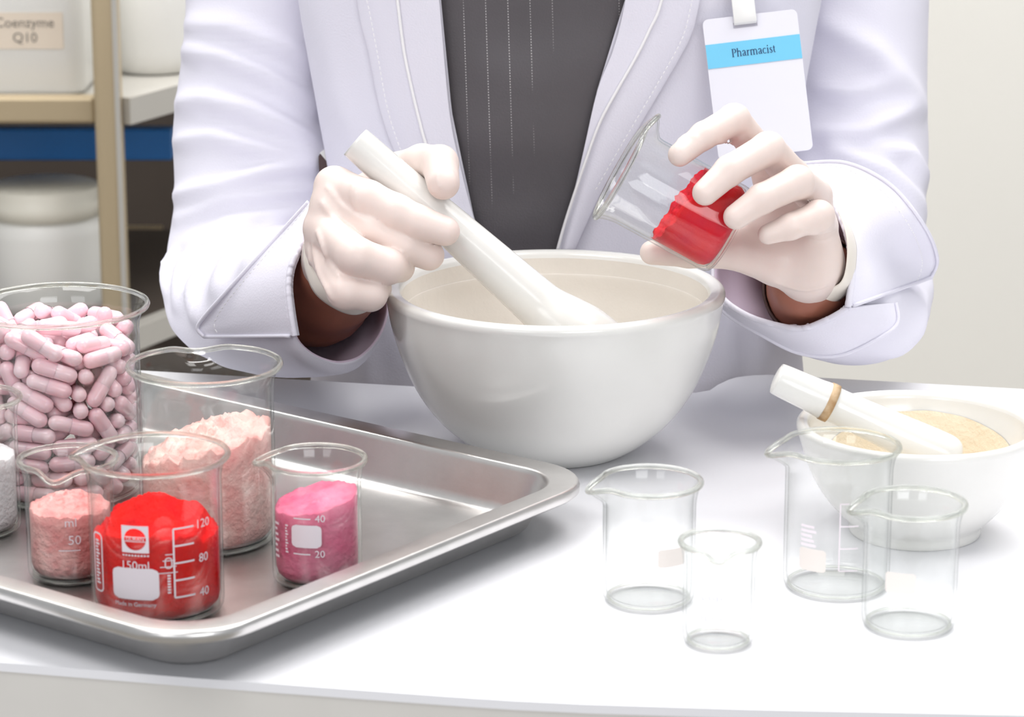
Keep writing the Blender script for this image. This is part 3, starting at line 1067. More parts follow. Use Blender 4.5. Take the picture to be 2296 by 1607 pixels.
# ------------------------------------------------------------------ the pharmacist
PERSON = empty('person', (0.028, 1.73, 0.0), 'person in a white coat and latex gloves working at the mortar behind the table', 'person')

CX, CY, NEXP = 0.028, 1.73, 2.9


def torso_ab(z, off=0.0):
    h = z - TZ
    a = np.interp(h, [-0.7, -0.25, -0.03, 0.10, 0.20, 0.30, 0.42], [0.19, 0.175, 0.152, 0.138, 0.154, 0.165, 0.172])
    b = np.interp(h, [-0.7, -0.25, -0.03, 0.10, 0.20, 0.30, 0.42], [0.12, 0.105, 0.097, 0.094, 0.098, 0.104, 0.100])
    return a + off, b + off


def torso_pt(t, z, off=0.0):
    a, b = torso_ab(z, off)
    c, s = math.cos(t), math.sin(t)
    e = 2 / NEXP
    return np.array([CX + a * math.copysign(abs(c) ** e, c), CY + b * math.copysign(abs(s) ** e, s), z])


def torso_hit(u, v, off=0.0):
    """point where the sight line of a picture point meets the torso surface"""
    r = ray(u, v)
    lo = None
    for d in np.arange(1.45, 1.95, 0.004):
        p = CAMP + r * d
        a, b = torso_ab(p[2], off)
        if (abs(p[0] - CX) / a) ** NEXP + (abs(p[1] - CY) / b) ** NEXP < 1:
            lo = d; break
    if lo is None:
        d = (CY - CAMP[1] - r[1] * 0) / r[1]
        return CAMP + r * d
    x, y = lo - 0.004, lo
    for _ in range(14):
        m = (x + y) / 2
        p = CAMP + r * m
        a, b = torso_ab(p[2], off)
        if (abs(p[0] - CX) / a) ** NEXP + (abs(p[1] - CY) / b) ** NEXP < 1: y = m
        else: x = m
    return CAMP + r * y


def poly_dist(U, V, line):
    """distance in pixels from points to a polyline, with the position along it"""
    best = np.full(U.shape, 1e9); pos = np.zeros(U.shape)
    n = len(line) - 1
    for i in range(n):
        (x0, y0), (x1, y1) = line[i], line[i + 1]
        dx, dy = x1 - x0, y1 - y0
        t = np.clip(((U - x0) * dx + (V - y0) * dy) / (dx * dx + dy * dy), 0, 1)
        d = np.hypot(U - x0 - t * dx, V - y0 - t * dy)
        m = d < best
        best = np.where(m, d, best); pos = np.where(m, (i + t) / n, pos)
    return best, pos


def grid_normals(G, wrap):
    du = (np.roll(G, -1, 1) - np.roll(G, 1, 1)) if wrap else np.gradient(G, axis=1)
    dv = np.gradient(G, axis=0)
    n = np.cross(du, dv)
    return n / (np.linalg.norm(n, axis=2, keepdims=True) + 1e-12)


def fold(G, ridges, wrap=True, rough=0.0012, seed=0.0):
    """raise folds of cloth along traced crease lines; G is a grid of points"""
    n = grid_normals(G, wrap)
    view = G - CAMP
    view /= np.linalg.norm(view, axis=2, keepdims=True)
    cen = G.mean(axis=1, keepdims=True)
    if wrap:
        flip = np.sign((n * (G - cen)).sum(axis=2, keepdims=True))
        n = n * np.where(flip == 0, 1, flip)
    else:
        flip = -np.sign((n * view).sum(axis=2, keepdims=True)); n = n * np.where(flip == 0, 1, flip)
    facing = np.clip(-(n * view).sum(axis=2) * 2.5, 0, 1)
    Q = (G - CAMP)
    D = Q @ FW
    U = 1148 + FPX * (Q @ RT) / D; Vv = 803.5 - FPX * (Q @ UP) / D
    h = np.zeros(U.shape)
    for line, amp, wid in ridges:
        d, pos = poly_dist(U, Vv, line)
        h += amp * np.exp(-(d / wid) ** 2) * (0.35 + 0.65 * np.sin(np.pi * np.clip(pos, 0.02, 0.98)) ** 0.6)
    h = h * facing * 1e-3
    for _ in range(1):
        if wrap: h = (np.roll(h, 1, 1) + 2 * h + np.roll(h, -1, 1)) / 4
        p = np.pad(h, ((1, 1), (0, 0)), mode='edge'); h = (p[:-2] + 2 * h + p[2:]) / 4
    if rough:
        for i in range(G.shape[0]):
            for j in range(G.shape[1]):
                p = G[i, j]
                h[i, j] += rough * noise.fractal(Vector((p[0] * 22 + seed, p[1] * 22, p[2] * 16)), 1.0, 2.0, 2)
    return G + n * h[..., None]


def ring(c, A, B, n=96):
    """closed ring round a picture-space centre; A, B = half axes as (du px, dv px, d metres)"""
    out = []
    for i in range(n):
        t = 2 * math.pi * i / n
        co, si = math.cos(t), math.sin(t)
        out.append(W(c[0] + A[0] * co + B[0] * si, c[1] + A[1] * co + B[1] * si, c[2] + A[2] * co + B[2] * si))
    return np.array(out)


SLEEVE_R = [((585, -420, 1.81), (190, 0, 0), (0, 10, -.055)), ((590, -200, 1.81), (180, 0, 0), (0, 10, -.052)),
            ((588, 0, 1.805), (173, 0, 0), (0, 12, -.050)), ((578, 180, 1.80), (177, 4, 0), (0, 14, -.050)), ((572, 330, 1.79), (186, 4, 0), (0, 22, -.050)),
            ((575, 450, 1.775), (186, 0, 0), (0, 44, -.050)), ((563, 560, 1.745), (187, -10, 0), (-10, 92, -.045)), ((572, 640, 1.705), (200, -30, .008), (-20, 132, -.036)),
            ((640, 672, 1.645), (190, -55, .020), (15, 160, -.020)), ((712, 668, 1.595), (150, -14, .028), (15, 172, -.012)), ((745, 655, 1.570), (122, 18, .029), (8, 173, -.012)),
            ((757, 646, 1.558), (113, 30, .028), (5, 168, -.012))]
SLEEVE_L = [((1925, -420, 1.81), (175, 0, 0), (0, 10, -.055)), ((1922, -200, 1.81), (162, 0, 0), (0, 10, -.052)),
            ((1922, 0, 1.805), (158, 0, 0), (0, 12, -.050)), ((1922, 180, 1.80), (160, 4, 0), (0, 14, -.050)), ((1915, 330, 1.79), (166, 4, 0), (0, 22, -.050)),
            ((1915, 440, 1.775), (161, 0, 0), (0, 44, -.050)), ((1920, 555, 1.745), (166, 8, 0), (0, 96, -.045)), ((1915, 645, 1.700), (178, 28, -.008), (-10, 132, -.036)),
            ((1885, 668, 1.640), (188, 46, -.020), (-20, 142, -.020)), ((1835, 640, 1.592), (172, 54, -.028), (-26, 160, -.012)), ((1795, 590, 1.570), (152, 28, -.030), (-36, 172, -.012)),
            ((1775, 565, 1.558), (145, 20, -.030), (-40, 175, -.012))]
FOLDS_R = [([(418, 55), (520, 62), (640, 112), (690, 150)], 5, 20), ([(405, 112), (500, 128), (600, 172), (700, 240)], 5.5, 18),
           ([(400, 232), (470, 225), (560, 250), (650, 300), (720, 335)], 6, 24), ([(392, 318), (480, 308), (600, 345), (720, 362)], 5, 18),
           ([(398, 440), (500, 425), (600, 395), (715, 380)], 6, 20), ([(402, 492), (500, 462), (620, 440), (705, 425)], 4, 14),
           ([(396, 575), (430, 545), (520, 505), (680, 478)], 4, 12), ([(402, 690), (408, 625), (445, 570), (560, 515)], 7, 11),
           ([(446, 725), (436, 660), (465, 595), (560, 530)], 7, 10), ([(486, 660), (500, 610), (540, 560), (610, 515)], 6, 11),
           ([(375, 660), (380, 610), (400, 575)], 6, 8), ([(545, 610), (570, 570), (640, 510)], 4, 11)]
FOLDS_L = [([(1860, 60), (1960, 120), (2060, 240)], 5, 26), ([(1830, 300), (1930, 300), (2030, 250)], 5, 20), ([(1870, 340), (1980, 390), (2070, 480)], 6, 22),
           ([(1840, 200), (1900, 210), (1980, 190)], 4, 16), ([(1960, 330), (2030, 345), (2075, 420)], 5, 16),
           ([(2060, 700), (2040, 760), (1960, 800)], 3, 10), ([(2085, 640), (2060, 730), (1990, 790)], 3, 9)]


HEM_R = [(870, 672), (842, 768), (800, 806), (757, 814), (705, 797), (672, 770), (656, 735), (645, 690), (642, 640), (650, 590), (676, 535), (706, 470), (770, 440), (830, 470), (862, 560)]
HEM_L = [(1917, 600), (1906, 690), (1850, 724), (1790, 741), (1700, 722), (1640, 692), (1605, 662), (1598, 610), (1622, 530), (1660, 460), (1710, 400), (1770, 374), (1806, 384), (1848, 420), (1884, 475), (1910, 545)]


def hem_ring(spec, traced, n=96):
    (u0, v0, d0), A, B = spec
    an = np.array([math.atan2(v - v0, u - u0) for u, v in traced]); rd = np.array([math.hypot(u - u0, v - v0) for u, v in traced])
    k = np.argsort(an); an, rd = an[k], rd[k]
    an = np.concatenate([an - 2 * math.pi, an, an + 2 * math.pi]); rd = np.tile(rd, 3)
    M = np.linalg.inv(np.array([[A[0], A[1]], [B[0], B[1]]]))
    al, be = M @ np.array([A[2], B[2]])
    out = []
    for i in range(n):
        t = 2 * math.pi * i / n
        du, dv = A[0] * math.cos(t) + B[0] * math.sin(t), A[1] * math.cos(t) + B[1] * math.sin(t)
        a = math.atan2(dv, du)
        r = np.mean([np.interp(a + e, an, rd) for e in (-0.06, 0, 0.06)])
        du, dv = r * math.cos(a), r * math.sin(a)
        out.append(W(u0 + du, v0 + dv, d0 + al * du + be * dv))
    return np.array(out)


def build_sleeve(rings, folds, seed, parent, traced, flap):
    R = np.array([ring(*r) for r in rings])
    R[-1] = hem_ring(rings[-1], traced)
    c1, c2 = R[-1].mean(axis=0), R[-2].mean(axis=0)
    R[-2] = c2 + (R[-1] - c1) * 1.05
    G = catmull(R, 150)
    G = fold(G, [(l, a * 2.0, w) for l, a, w in folds], True, 0.0016, seed)
    # keep the hem ring as traced
    G[-1] = R[-1]
    M, N = G.shape[:2]
    o = mesh('sleeve', G.reshape(-1, 3), grid_faces(M, N, True), COAT, parent, world=True)
    # lining: runs back inside from the hem
    c = R[-1].mean(axis=0)
    L = [R[-1], c + (R[-1] - c) * 0.965 + (R[-2].mean(axis=0) - c) * 0.15]
    for k, s in ((-2, 0.93), (-3, 0.86), (-4, 0.80), (-5, 0.78)):
        ck = R[k].mean(axis=0); L.append(ck + (R[k] - ck) * s)
    L = catmull(np.array(L), 30)
    li = mesh('sleeve_lining', L.reshape(-1, 3), grid_faces(30, N, True), LINING, o)
    # rolled hem edge
    hp = [project(p)[:2] for p in R[-1]]
    keep = [min(math.hypot(u - a, v - b) for a, b in flap) > 7 for u, v in hp]
    k0 = next(i for i in range(len(keep)) if keep[i] and not keep[i - 1])
    run = []
    for i in range(len(keep)):
        q = (k0 + i) % len(keep)
        if not keep[q]: break
        run.append(R[-1][q])
    v, f = tube(run, 0.0011, 8)
    mesh('hem', v, f, COAT, o)
    return o


def bvh_of(o):
    me = o.data
    return BVHTree.FromPolygons([v.co[:] for v in me.vertices], [tuple(p.vertices) for p in me.polygons])


def drape(name, inner, outer, bvh, hem, parent, off=0.0045, lift=0.004, n=60, m=18, t=0.0028, mat=None, stitch=True, edge=True, stitch_t=0.86, fall=1.60):
    """a turned-back flap of cloth lying on the sleeve between two traced edges (picture points)"""
    ci = np.mean([project(p)[:2] for p in hem], axis=0)
    A, B = catmull(np.array(inner, float), n), catmull(np.array(outer, float), n)
    A = A + (ci - A) / np.linalg.norm(ci - A, axis=1, keepdims=True) * 5.0      # the folded edge stands a little inside the hem
    D = np.zeros((m, n))
    uv = np.zeros((m, n, 2))
    for i in range(m):
        f = i / (m - 1)
        for j in range(n):
            q = A[j, :2] * (1 - f) + B[j, :2] * f
            uv[i, j] = q
            r = ray(*q)
            ln = np.linalg.norm(r)
            h = bvh.ray_cast(Vector(CAMP), Vector(r / ln), 4.0)
            D[i, j] = (h[3] / ln) if h[0] is not None else np.nan
    # the inner edge lies on the hem ring; rays that slip through the opening or past the outline are filled between
    hp = np.array([project(p) for p in hem])
    for j in range(n):
        k = np.argmin(np.hypot(hp[:, 0] - uv[0, j, 0], hp[:, 1] - uv[0, j, 1]))
        D[0, j] = hp[k, 2]
        for i in range(1, m):
            if np.isnan(D[i, j]) or D[i, j] > fall + 0.1: D[i, j] = np.nan
        ok = ~np.isnan(D[:, j])
        # drop rows just inside the hem that jump to the far wall
        for i in range(1, m):
            if ok[i] and D[i, j] > D[0, j] + 0.012 + 0.012 * i: ok[i] = False
        D[:, j] = np.interp(np.arange(m), np.arange(m)[ok], D[ok, j]) if ok.sum() > 1 else D[0, j] + 0.002 * np.arange(m)
    H0 = D.copy()
    for it in range(60):
        P = np.pad(D, 1, mode='edge')
        D[1:] = ((P[:-2, 1:-1] + P[2:, 1:-1] + P[1:-1, :-2] + P[1:-1, 2:]) / 4)[1:]
        if it < 48: D = np.minimum(D, H0 + 0.002)
    D = D - max(0.0, float(np.percentile(D - H0, 97)) - 0.001)
    f = np.linspace(0, 1, m)[:, None]
    D = D - off - lift * np.sin(np.pi * f) - 0.001 * f
    G = np.array([[W(uv[i, j, 0], uv[i, j, 1], D[i, j]) for j in range(n)] for i in range(m)])
    o = mesh(name, G.reshape(-1, 3), grid_faces(m, n), mat or COAT, parent, world=True)
    nrm = grid_normals(G, False)
    if (nrm.mean(axis=(0, 1)) @ FW) > 0:
        o.data.flip_normals()
    solidify(o, t, -1)
    v, f = tube([p + FW * 0.0006 for p in G[0]], 0.0017, 8)
    mesh('rolled_edge', v, f, mat or COAT, o)
    if edge:
        pts = list(G[-1]) + list(G[::-1, -1][1:-1])
        v, f = tube([p - FW * 0.0004 for p in pts], 0.0011, 6)
        mesh('edge_piping', v, f, COAT, o)
    if stitch:
        stitches(list(G[int((m - 1) * stitch_t)]), 'stitching', o)
    return o, G


def stitches(points, name, parent, step=0.0032, ln=0.0019):
    P = np.array(points)
    seg = np.linalg.norm(np.diff(P, axis=0), axis=1)
    S = np.concatenate([[0], np.cumsum(seg)])
    V, F = [], []
    s = 0.001
    while s + ln < S[-1]:
        a = np.array([np.interp(s, S, P[:, k]) for k in range(3)]); b = np.array([np.interp(s + ln, S, P[:, k]) for k in range(3)])
        back = -FW * 0.0003
        t = (b - a) / np.linalg.norm(b - a)
        n = np.cross(t, FW); n /= np.linalg.norm(n); n = n * 0.00022
        k = len(V)
        V += [a - n + back, b - n + back, b + n + back, a + n + back, (a + b) / 2 + back * 1.8]
        F += [(k, k + 1, k + 4), (k + 1, k + 2, k + 4), (k + 2, k + 3, k + 4), (k + 3, k, k + 4)]
        s += step
    if V:
        o = mesh(name, V, F, PIPING, parent, smooth=False)
        o['kind'] = 'stuff'
        return o


def build_coat():
    # coat body: an open shell from the right front edge round the back to the left front edge
    lft = [(960, -330), (975, -120), (988, 0), (1012, 250), (1060, 480), (1080, 548), (1112, 650), (1160, 800)]
    rgt = [(1455, -330), (1430, -120), (1402, 0), (1340, 200), (1290, 420), (1255, 548), (1222, 660), (1180, 800)]
    L = np.array([torso_hit(u, v) for u, v in lft]); R = np.array([torso_hit(u, v) for u, v in rgt])
    z0, z1 = TZ - 0.50, L[0][2] - 0.002
    rows, M, N = [], 110, 150
    for z in np.linspace(z1, z0, M):
        xl = np.interp(z, L[::-1, 2], L[::-1, 0]); xr = np.interp(z, R[::-1, 2], R[::-1, 0])
        if z < L[-1][2]: xl = L[-1][0]
        if z < R[-1][2]: xr = R[-1][0] + 0.004
        a, b = torso_ab(z)
        ang = lambda x: -math.acos(max(-1, min(1, math.copysign((abs(x - CX) / a) ** (NEXP / 2), x - CX))))
        tr, tl = ang(xr), ang(xl) + 2 * math.pi
        # more columns at the front
        ts = tr + (tl - tr) * (0.5 - 0.5 * np.cos(np.linspace(0, math.pi, N)))
        rows.append([torso_pt(t, z) for t in ts])
    G = np.array(rows)
    ridges = [([(720, 20), (735, 120), (765, 240), (800, 330)], 2.0, 22), ([(1640, 420), (1700, 560), (1720, 700), (1700, 840)], 5, 26),
              ([(1600, 600), (1630, 720), (1640, 850)], 4, 22), ([(1830, 60), (1800, 200), (1810, 320)], 3, 25), ([(800, 700), (820, 800), (840, 900)], 3, 20)]
    G = fold(G, ridges, False, 0.0010, 7.7)
    coat = mesh('coat', G.reshape(-1, 3), grid_faces(M, N), COAT, PERSON, world=True)
    solidify(coat, 0.0016, 1)
    coat['label'] = 'white coat with turned-back cuffs'

    def patch(name, a, b, off, m=14, n=70, t=0.0014, lift=0.002, mat=COAT):
        A, B = catmull(np.array(a, float), n), catmull(np.array(b, float), n)
        G = np.array([[torso_hit(*(A[j] * (1 - f) + B[j] * f), off + lift * math.sin(math.pi * f)) for j in range(n)] for f in np.linspace(0, 1, m)])
        o = mesh(name, G.reshape(-1, 3), grid_faces(m, n), mat, coat)
        if (grid_normals(G, False).mean(axis=(0, 1)) @ FW) > 0: o.data.flip_normals()
        solidify(o, t, -1); bevel(o, 0.0005, 2)
        return o, G

    def line_tube(name, pts, off, r, mat, par):
        P = catmull(np.array(pts, float), 60)
        v, f = tube([torso_hit(*p, off) for p in P], r, 6)
        return mesh(name, v, f, mat, par)
    # left-hand lapel in two steps, then the right-hand one
    in_l = [(958, -300), (985, 0), (1008, 250), (1034, 380), (1060, 480), (1082, 560)]
    out_l = [(770, -300), (800, 0), (826, 120), (850, 240), (880, 330), (935, 440), (1010, 560)]
    o, G = patch('lapel', in_l, out_l, 0.0034)
    stitches([torso_hit(*p, 0.0078) for p in catmull(np.array([(805, -20), (822, 0), (846, 120), (868, 240), (896, 330), (940, 440)], float), 80)], 'stitching', o)
    line_tube('piping', [(868, -200), (891, 0), (905, 110), (921, 190), (940, 270), (957, 330), (1000, 450)], 0.0066, 0.0009, PIPING, coat)
    in_r = [(1455, -300), (1402, 0), (1375, 110), (1340, 200), (1312, 320), (1290, 420), (1256, 560)]
    out_r = [(1625, -300), (1570, 0), (1548, 85), (1490, 190), (1425, 300), (1350, 430), (1290, 560)]
    o, G = patch('lapel', in_r, out_r, 0.0034)
    stitches([torso_hit(*p, 0.0070) for p in catmull(np.array([(1560, -20), (1552, 0), (1530, 85), (1470, 195), (1405, 305), (1333, 430)], float), 80)], 'stitching', o)
    line_tube('piping', [(1530, -200), (1484, 0), (1455, 70), (1425, 130), (1385, 200), (1345, 275), (1310, 370), (1270, 490), (1250, 560)], 0.0062, 0.0009, PIPING, coat)
    line_tube('seam', [(680, -60), (705, 60), (742, 165), (770, 240), (790, 310)], 0.0004, 0.0004, COAT, coat)
    return coat


COATO = build_coat()
sleeve_r = build_sleeve(SLEEVE_R, FOLDS_R, 1.3, PERSON, HEM_R, [tuple(p) for p in catmull(np.array(HEM_R[5:12], float), 40)])
sleeve_l = build_sleeve(SLEEVE_L, FOLDS_L, 5.1, PERSON, HEM_L, [tuple(p) for p in catmull(np.array(HEM_L[12:] + HEM_L[:7], float), 60)])
bv_r, bv_l = bvh_of(sleeve_r), bvh_of(sleeve_l)
hem_r, hem_l = hem_ring(SLEEVE_R[-1], HEM_R), hem_ring(SLEEVE_L[-1], HEM_L)
drape('cuff_flap', [(706, 470), (676, 535), (650, 590), (642, 640), (648, 700), (658, 757)],
      [(692, 452), (630, 520), (570, 585), (502, 660), (458, 710), (443, 736), (458, 755)], bv_r, hem_r, PERSON, fall=1.62)
drape('cuff_flap', [(1806, 386), (1848, 420), (1884, 475), (1910, 545), (1916, 615), (1906, 692)],
      [(1802, 366), (1900, 366), (1998, 416), (2072, 506), (2101, 578), (2088, 622)], bv_l, hem_l, PERSON, fall=1.62)
drape('cuff_flap', [(1905, 694), (1850, 724), (1790, 741), (1700, 722), (1640, 692), (1600, 655)],
      [(2009, 678), (2013, 722), (1980, 752), (1885, 796), (1790, 791), (1702, 748), (1640, 712), (1598, 675)], bv_l, hem_l, PERSON, fall=1.62, stitch=False, lift=0.003, off=0.003)


def plate(name, px, mat, parent, lift=0.004, t=0.0012):
    P = []
    for u, v in px:
        r = ray(u, v); ln = np.linalg.norm(r)
        h = bv_r.ray_cast(Vector(CAMP), Vector(r / ln), 4.0)
        P.append((h[3] / ln) if h[0] is not None else 1.75)
    d = min(P) - lift
    V = [W(u, v, d) for u, v in px] + [W(u, v, d + t) for u, v in px]
    n = len(px)
    F = [tuple(range(n)), tuple(range(n, 2 * n))[::-1]] + [(i, n + i, n + (i + 1) % n, (i + 1) % n) for i in range(n)]
    return mesh(name, V, F, mat, parent, smooth=False, world=True)


plate('gap_shade', [(714, 350), (718, 344), (748, 380), (716, 392)], STRAP_AND_SHADE, PERSON)['label'] = 'dark patch in place of the shaded gap beside the coat panel'  # dark plate standing in for the shade between sleeve and coat
plate('belt_buckle', [(716, 344), (720, 340), (733, 330), (739, 352), (745, 376)], STEEL, PERSON, 0.0055)['label'] = 'metal side buckle'


def build_blouse():
    M, N = 80, 120
    rows = []
    for z in np.linspace(TZ + 0.34, TZ - 0.3, M):
        rows.append([torso_pt(t, z, -0.006) for t in np.linspace(-math.pi, math.pi, N, endpoint=False)])
    G = np.array(rows)
    ridges = [([(1060, 470), (1120, 500), (1180, 490), (1250, 450)], 3.5, 18), ([(1080, 530), (1150, 510), (1230, 530)], 4, 14), ([(1100, 150), (1180, 190), (1330, 120)], 2.5, 40),
              ([(1020, 300), (1120, 330), (1280, 300)], 2.5, 40), ([(1300, 20), (1340, 120), (1320, 240)], 2, 25), ([(1050, 240), (1150, 260), (1240, 220)], 2, 20)]
    G = fold(G, ridges, True, 0.0014, 2.2)
    b = mesh('blouse', G.reshape(-1, 3), grid_faces(M, N, True), BLOUSE, PERSON, world=True)
    b['label'] = 'dark grey pinstriped blouse'


build_blouse()

# ------------------------------------------------------------------ bodies as one skin: distance field + surface nets
def cone_sd(P, a, b, r0, r1):
    a, b = np.asarray(a, np.float32), np.asarray(b, np.float32)
    ba = b - a
    pa = P - a
    t = np.clip((pa @ ba) / max(float(ba @ ba), 1e-12), 0, 1)
    d = np.linalg.norm(pa - t[..., None] * ba, axis=-1)
    return d - (r0 + (r1 - r0) * t)


def smin(a, b, k):
    h = np.clip(0.5 + 0.5 * (b - a) / k, 0, 1)
    return b * (1 - h) + a * h - k * h * (1 - h)


def chain(P, pts, k=0.002):
    d = None
    for (a, r0), (b, r1) in zip(pts, pts[1:]):
        c = cone_sd(P, a, b, r0, r1)
        d = c if d is None else smin(d, c, k)
    return d


def surface_nets(S, org, h):
    sg = S < 0
    nx, ny, nz = S.shape
    sh = (nx - 1, ny - 1, nz - 1)
    acc = np.zeros(sh + (3,), np.float32); cnt = np.zeros(sh, np.int32)
    corner = lambda A, o: A[o[0]:o[0] + sh[0], o[1]:o[1] + sh[1], o[2]:o[2] + sh[2]]
    cs = [(i, j, k) for i in (0, 1) for j in (0, 1) for k in (0, 1)]
    for a in cs:
        for ax in range(3):
            if a[ax] == 1: continue
            b = list(a); b[ax] = 1; b = tuple(b)
            sa, sb = corner(S, a), corner(S, b)
            m = corner(sg, a) != corner(sg, b)
            t = np.where(m, sa / np.where(m, sa - sb, 1), 0)
            for q in range(3):
                v = a[q] + (t if q == ax else 0)
                acc[..., q] += np.where(m, v, 0)
            cnt += m
    act = cnt > 0
    idx = np.full(sh, -1, np.int64); idx[act] = np.arange(act.sum())
    I = np.argwhere(act)
    verts = (I + acc[act] / cnt[act][:, None]) * h + org
    faces = []
    for ax in range(3):
        sl0 = [slice(None)] * 3; sl1 = [slice(None)] * 3
        sl0[ax] = slice(0, -1); sl1[ax] = slice(1, None)
        e = sg[tuple(sl0)] != sg[tuple(sl1)]
        ins = sg[tuple(sl0)]
        E = np.argwhere(e)
        o1, o2 = [(1, 2), (2, 0), (0, 1)][ax]
        ok = (E[:, o1] > 0) & (E[:, o2] > 0) & (E[:, o1] < S.shape[o1] - 1) & (E[:, o2] < S.shape[o2] - 1)
        E = E[ok]
        def at_(d1, d2):
            C = E.copy(); C[:, o1] -= d1; C[:, o2] -= d2
            return idx[C[:, 0], C[:, 1], C[:, 2]]
        q = np.stack([at_(1, 1), at_(0, 1), at_(0, 0), at_(1, 0)], axis=1)
        inside = ins[E[:, 0], E[:, 1], E[:, 2]]
        q[~inside] = q[~inside][:, ::-1]
        faces.append(q)
    return verts, np.concatenate(faces)


def net_mesh(name, sdf, lo, hi, h, mat, parent):
    lo, hi = np.asarray(lo), np.asarray(hi)
    n = np.ceil((hi - lo) / h).astype(int) + 1
    S = np.empty(n, np.float32)
    ys, zs = np.arange(n[1]) * h + lo[1], np.arange(n[2]) * h + lo[2]
    step = 12
    for i in range(0, n[0], step):
        xs = np.arange(i, min(i + step, n[0])) * h + lo[0]
        P = np.stack(np.meshgrid(xs, ys, zs, indexing='ij'), axis=-1).astype(np.float32)
        S[i:i + len(xs)] = sdf(P)
    v, f = surface_nets(S, lo, h)
    me = bpy.data.meshes.new(name)
    me.vertices.add(len(v)); me.vertices.foreach_set('co', v.astype(np.float32).ravel())
    me.loops.add(len(f) * 4); me.loops.foreach_set('vertex_index', f.astype(np.int32).ravel())
    me.polygons.add(len(f)); me.polygons.foreach_set('loop_start', np.arange(0, len(f) * 4, 4, dtype=np.int32))
    me.update(calc_edges=True); me.validate()
    me.polygons.foreach_set('use_smooth', [True] * len(me.polygons))
    me.materials.append(mat)
    o = bpy.data.objects.new(name, me)
    col.objects.link(o)
    o.parent = parent
    if parent.type == 'EMPTY':
        o.matrix_parent_inverse = Matrix.Translation(-Vector(parent.location))
    return o


def body():
    W_ = lambda u, v, d, r: (W(u, v, d), r)
    arm_r = [W_(590, -420, 1.81, .030), W_(578, 180, 1.80, .028), W_(575, 450, 1.775, .022), W_(563, 580, 1.745, .016), W_(580, 655, 1.705, .018), W_(650, 672, 1.645, .027), W_(712, 655, 1.600, .028), W_(742, 630, 1.570, .0255), W_(762, 600, 1.545, .023)]
    arm_l = [W_(1924, -420, 1.81, .030), W_(1922, 180, 1.80, .028), W_(1915, 440, 1.775, .022), W_(1920, 575, 1.745, .016), W_(1910, 655, 1.700, .018), W_(1880, 668, 1.640, .026), W_(1848, 660, 1.590, .0275), W_(1832, 650, 1.565, .026), W_(1815, 625, 1.535, .022)]
    sp = [((CX, CY, TZ - 0.15), .075), ((CX, CY, TZ + 0.12), .072), ((CX, CY, TZ + 0.36), .078)]
    legs = [[((CX + s * .075, CY, TZ - 0.15), .072), ((CX + s * .075, CY, 0.45), .052), ((CX + s * .075, CY + .01, 0.06), .035)] for s in (-1, 1)]
    wide = [[((CX + s * .055, CY, TZ - 0.1), .07), ((CX + s * .055, CY, TZ + 0.34), .07)] for s in (-1, 1)]
    sh = [((CX - .165, CY + .02, TZ + 0.37), .05), ((CX, CY, TZ + 0.42), .055), ((CX + .165, CY + .02, TZ + 0.37), .05)]
    neck = [((CX, CY, TZ + 0.40), .055), ((CX, CY - .01, TZ + 0.52), .05)]
    feet = [[((CX + s * .075, CY + .02, 0.034), .034), ((CX + s * .085, CY - .14, 0.026), .026)] for s in (-1, 1)]
    groups = [arm_r, arm_l, sp, sh, neck] + legs + wide + feet

    def sdf(P):
        d = None
        for g in groups:
            c = chain(P, g, 0.01)
            d = c if d is None else smin(d, c, 0.02)
        return d
    o = net_mesh('body', sdf, (-0.26, 1.44, -0.01), (0.34, 1.88, TZ + 0.60), 0.0068, SKIN, PERSON)
    o['label'] = 'brown skinned forearms showing inside the cuffs'


body()


def glove(name, label, fingers, palm, ridges, lo, hi, h=0.0011, kf=0.0028):
    """fingers: chains of ((u, v, d), r mm); palm: chains blended softly; ridges: wrinkle lines traced in the picture"""
    F = [[(W(*p), r * 1e-3) for p, r in f] for f in fingers]
    Pm = [[(W(*p), r * 1e-3) for p, r in f] for f in palm]

    def base(P):
        p = None
        for g in Pm:
            c = chain(P, g, 0.004)
            p = c if p is None else smin(p, c, 0.006)
        d = None
        for g in F:
            c = smin(p, chain(P, g, 0.0022), kf)
            d = c if d is None else smin(d, c, 0.0005)
        return d
    # lay the wrinkle lines on the surface by marching along the sight lines
    R = []
    for line, r in ridges:
        pts = []
        for u, v in catmull(np.array(line, float), 10):
            rr = ray(u, v); d = 1.38
            for _ in range(60):
                s = float(base((CAMP + rr * d)[None].astype(np.float32))[0])
                if s < 1e-4: break
                d += s * 0.9
            if d < 1.62: pts.append(CAMP + rr * (d + 0.0004))
        if len(pts) > 2:
            k = len(pts)
            R.append([(p, r * 1e-3 * (0.3 + 0.7 * math.sin(math.pi * (i + 0.5) / k))) for i, p in enumerate(pts)])

    def sdf(P):
        d = base(P)
        for g in R: d = smin(d, chain(P, g, 0.0005), 0.0022)
        return d
    allp = np.array([p for g in F + Pm for p, _ in g])
    o = net_mesh(name, sdf, allp.min(axis=0) - 0.026, allp.max(axis=0) + 0.026, h, GLOVE, PERSON)
    m = o.modifiers.new('smooth', 'SMOOTH'); m.factor, m.iterations = 0.5, 1
    o['label'] = label
    return o


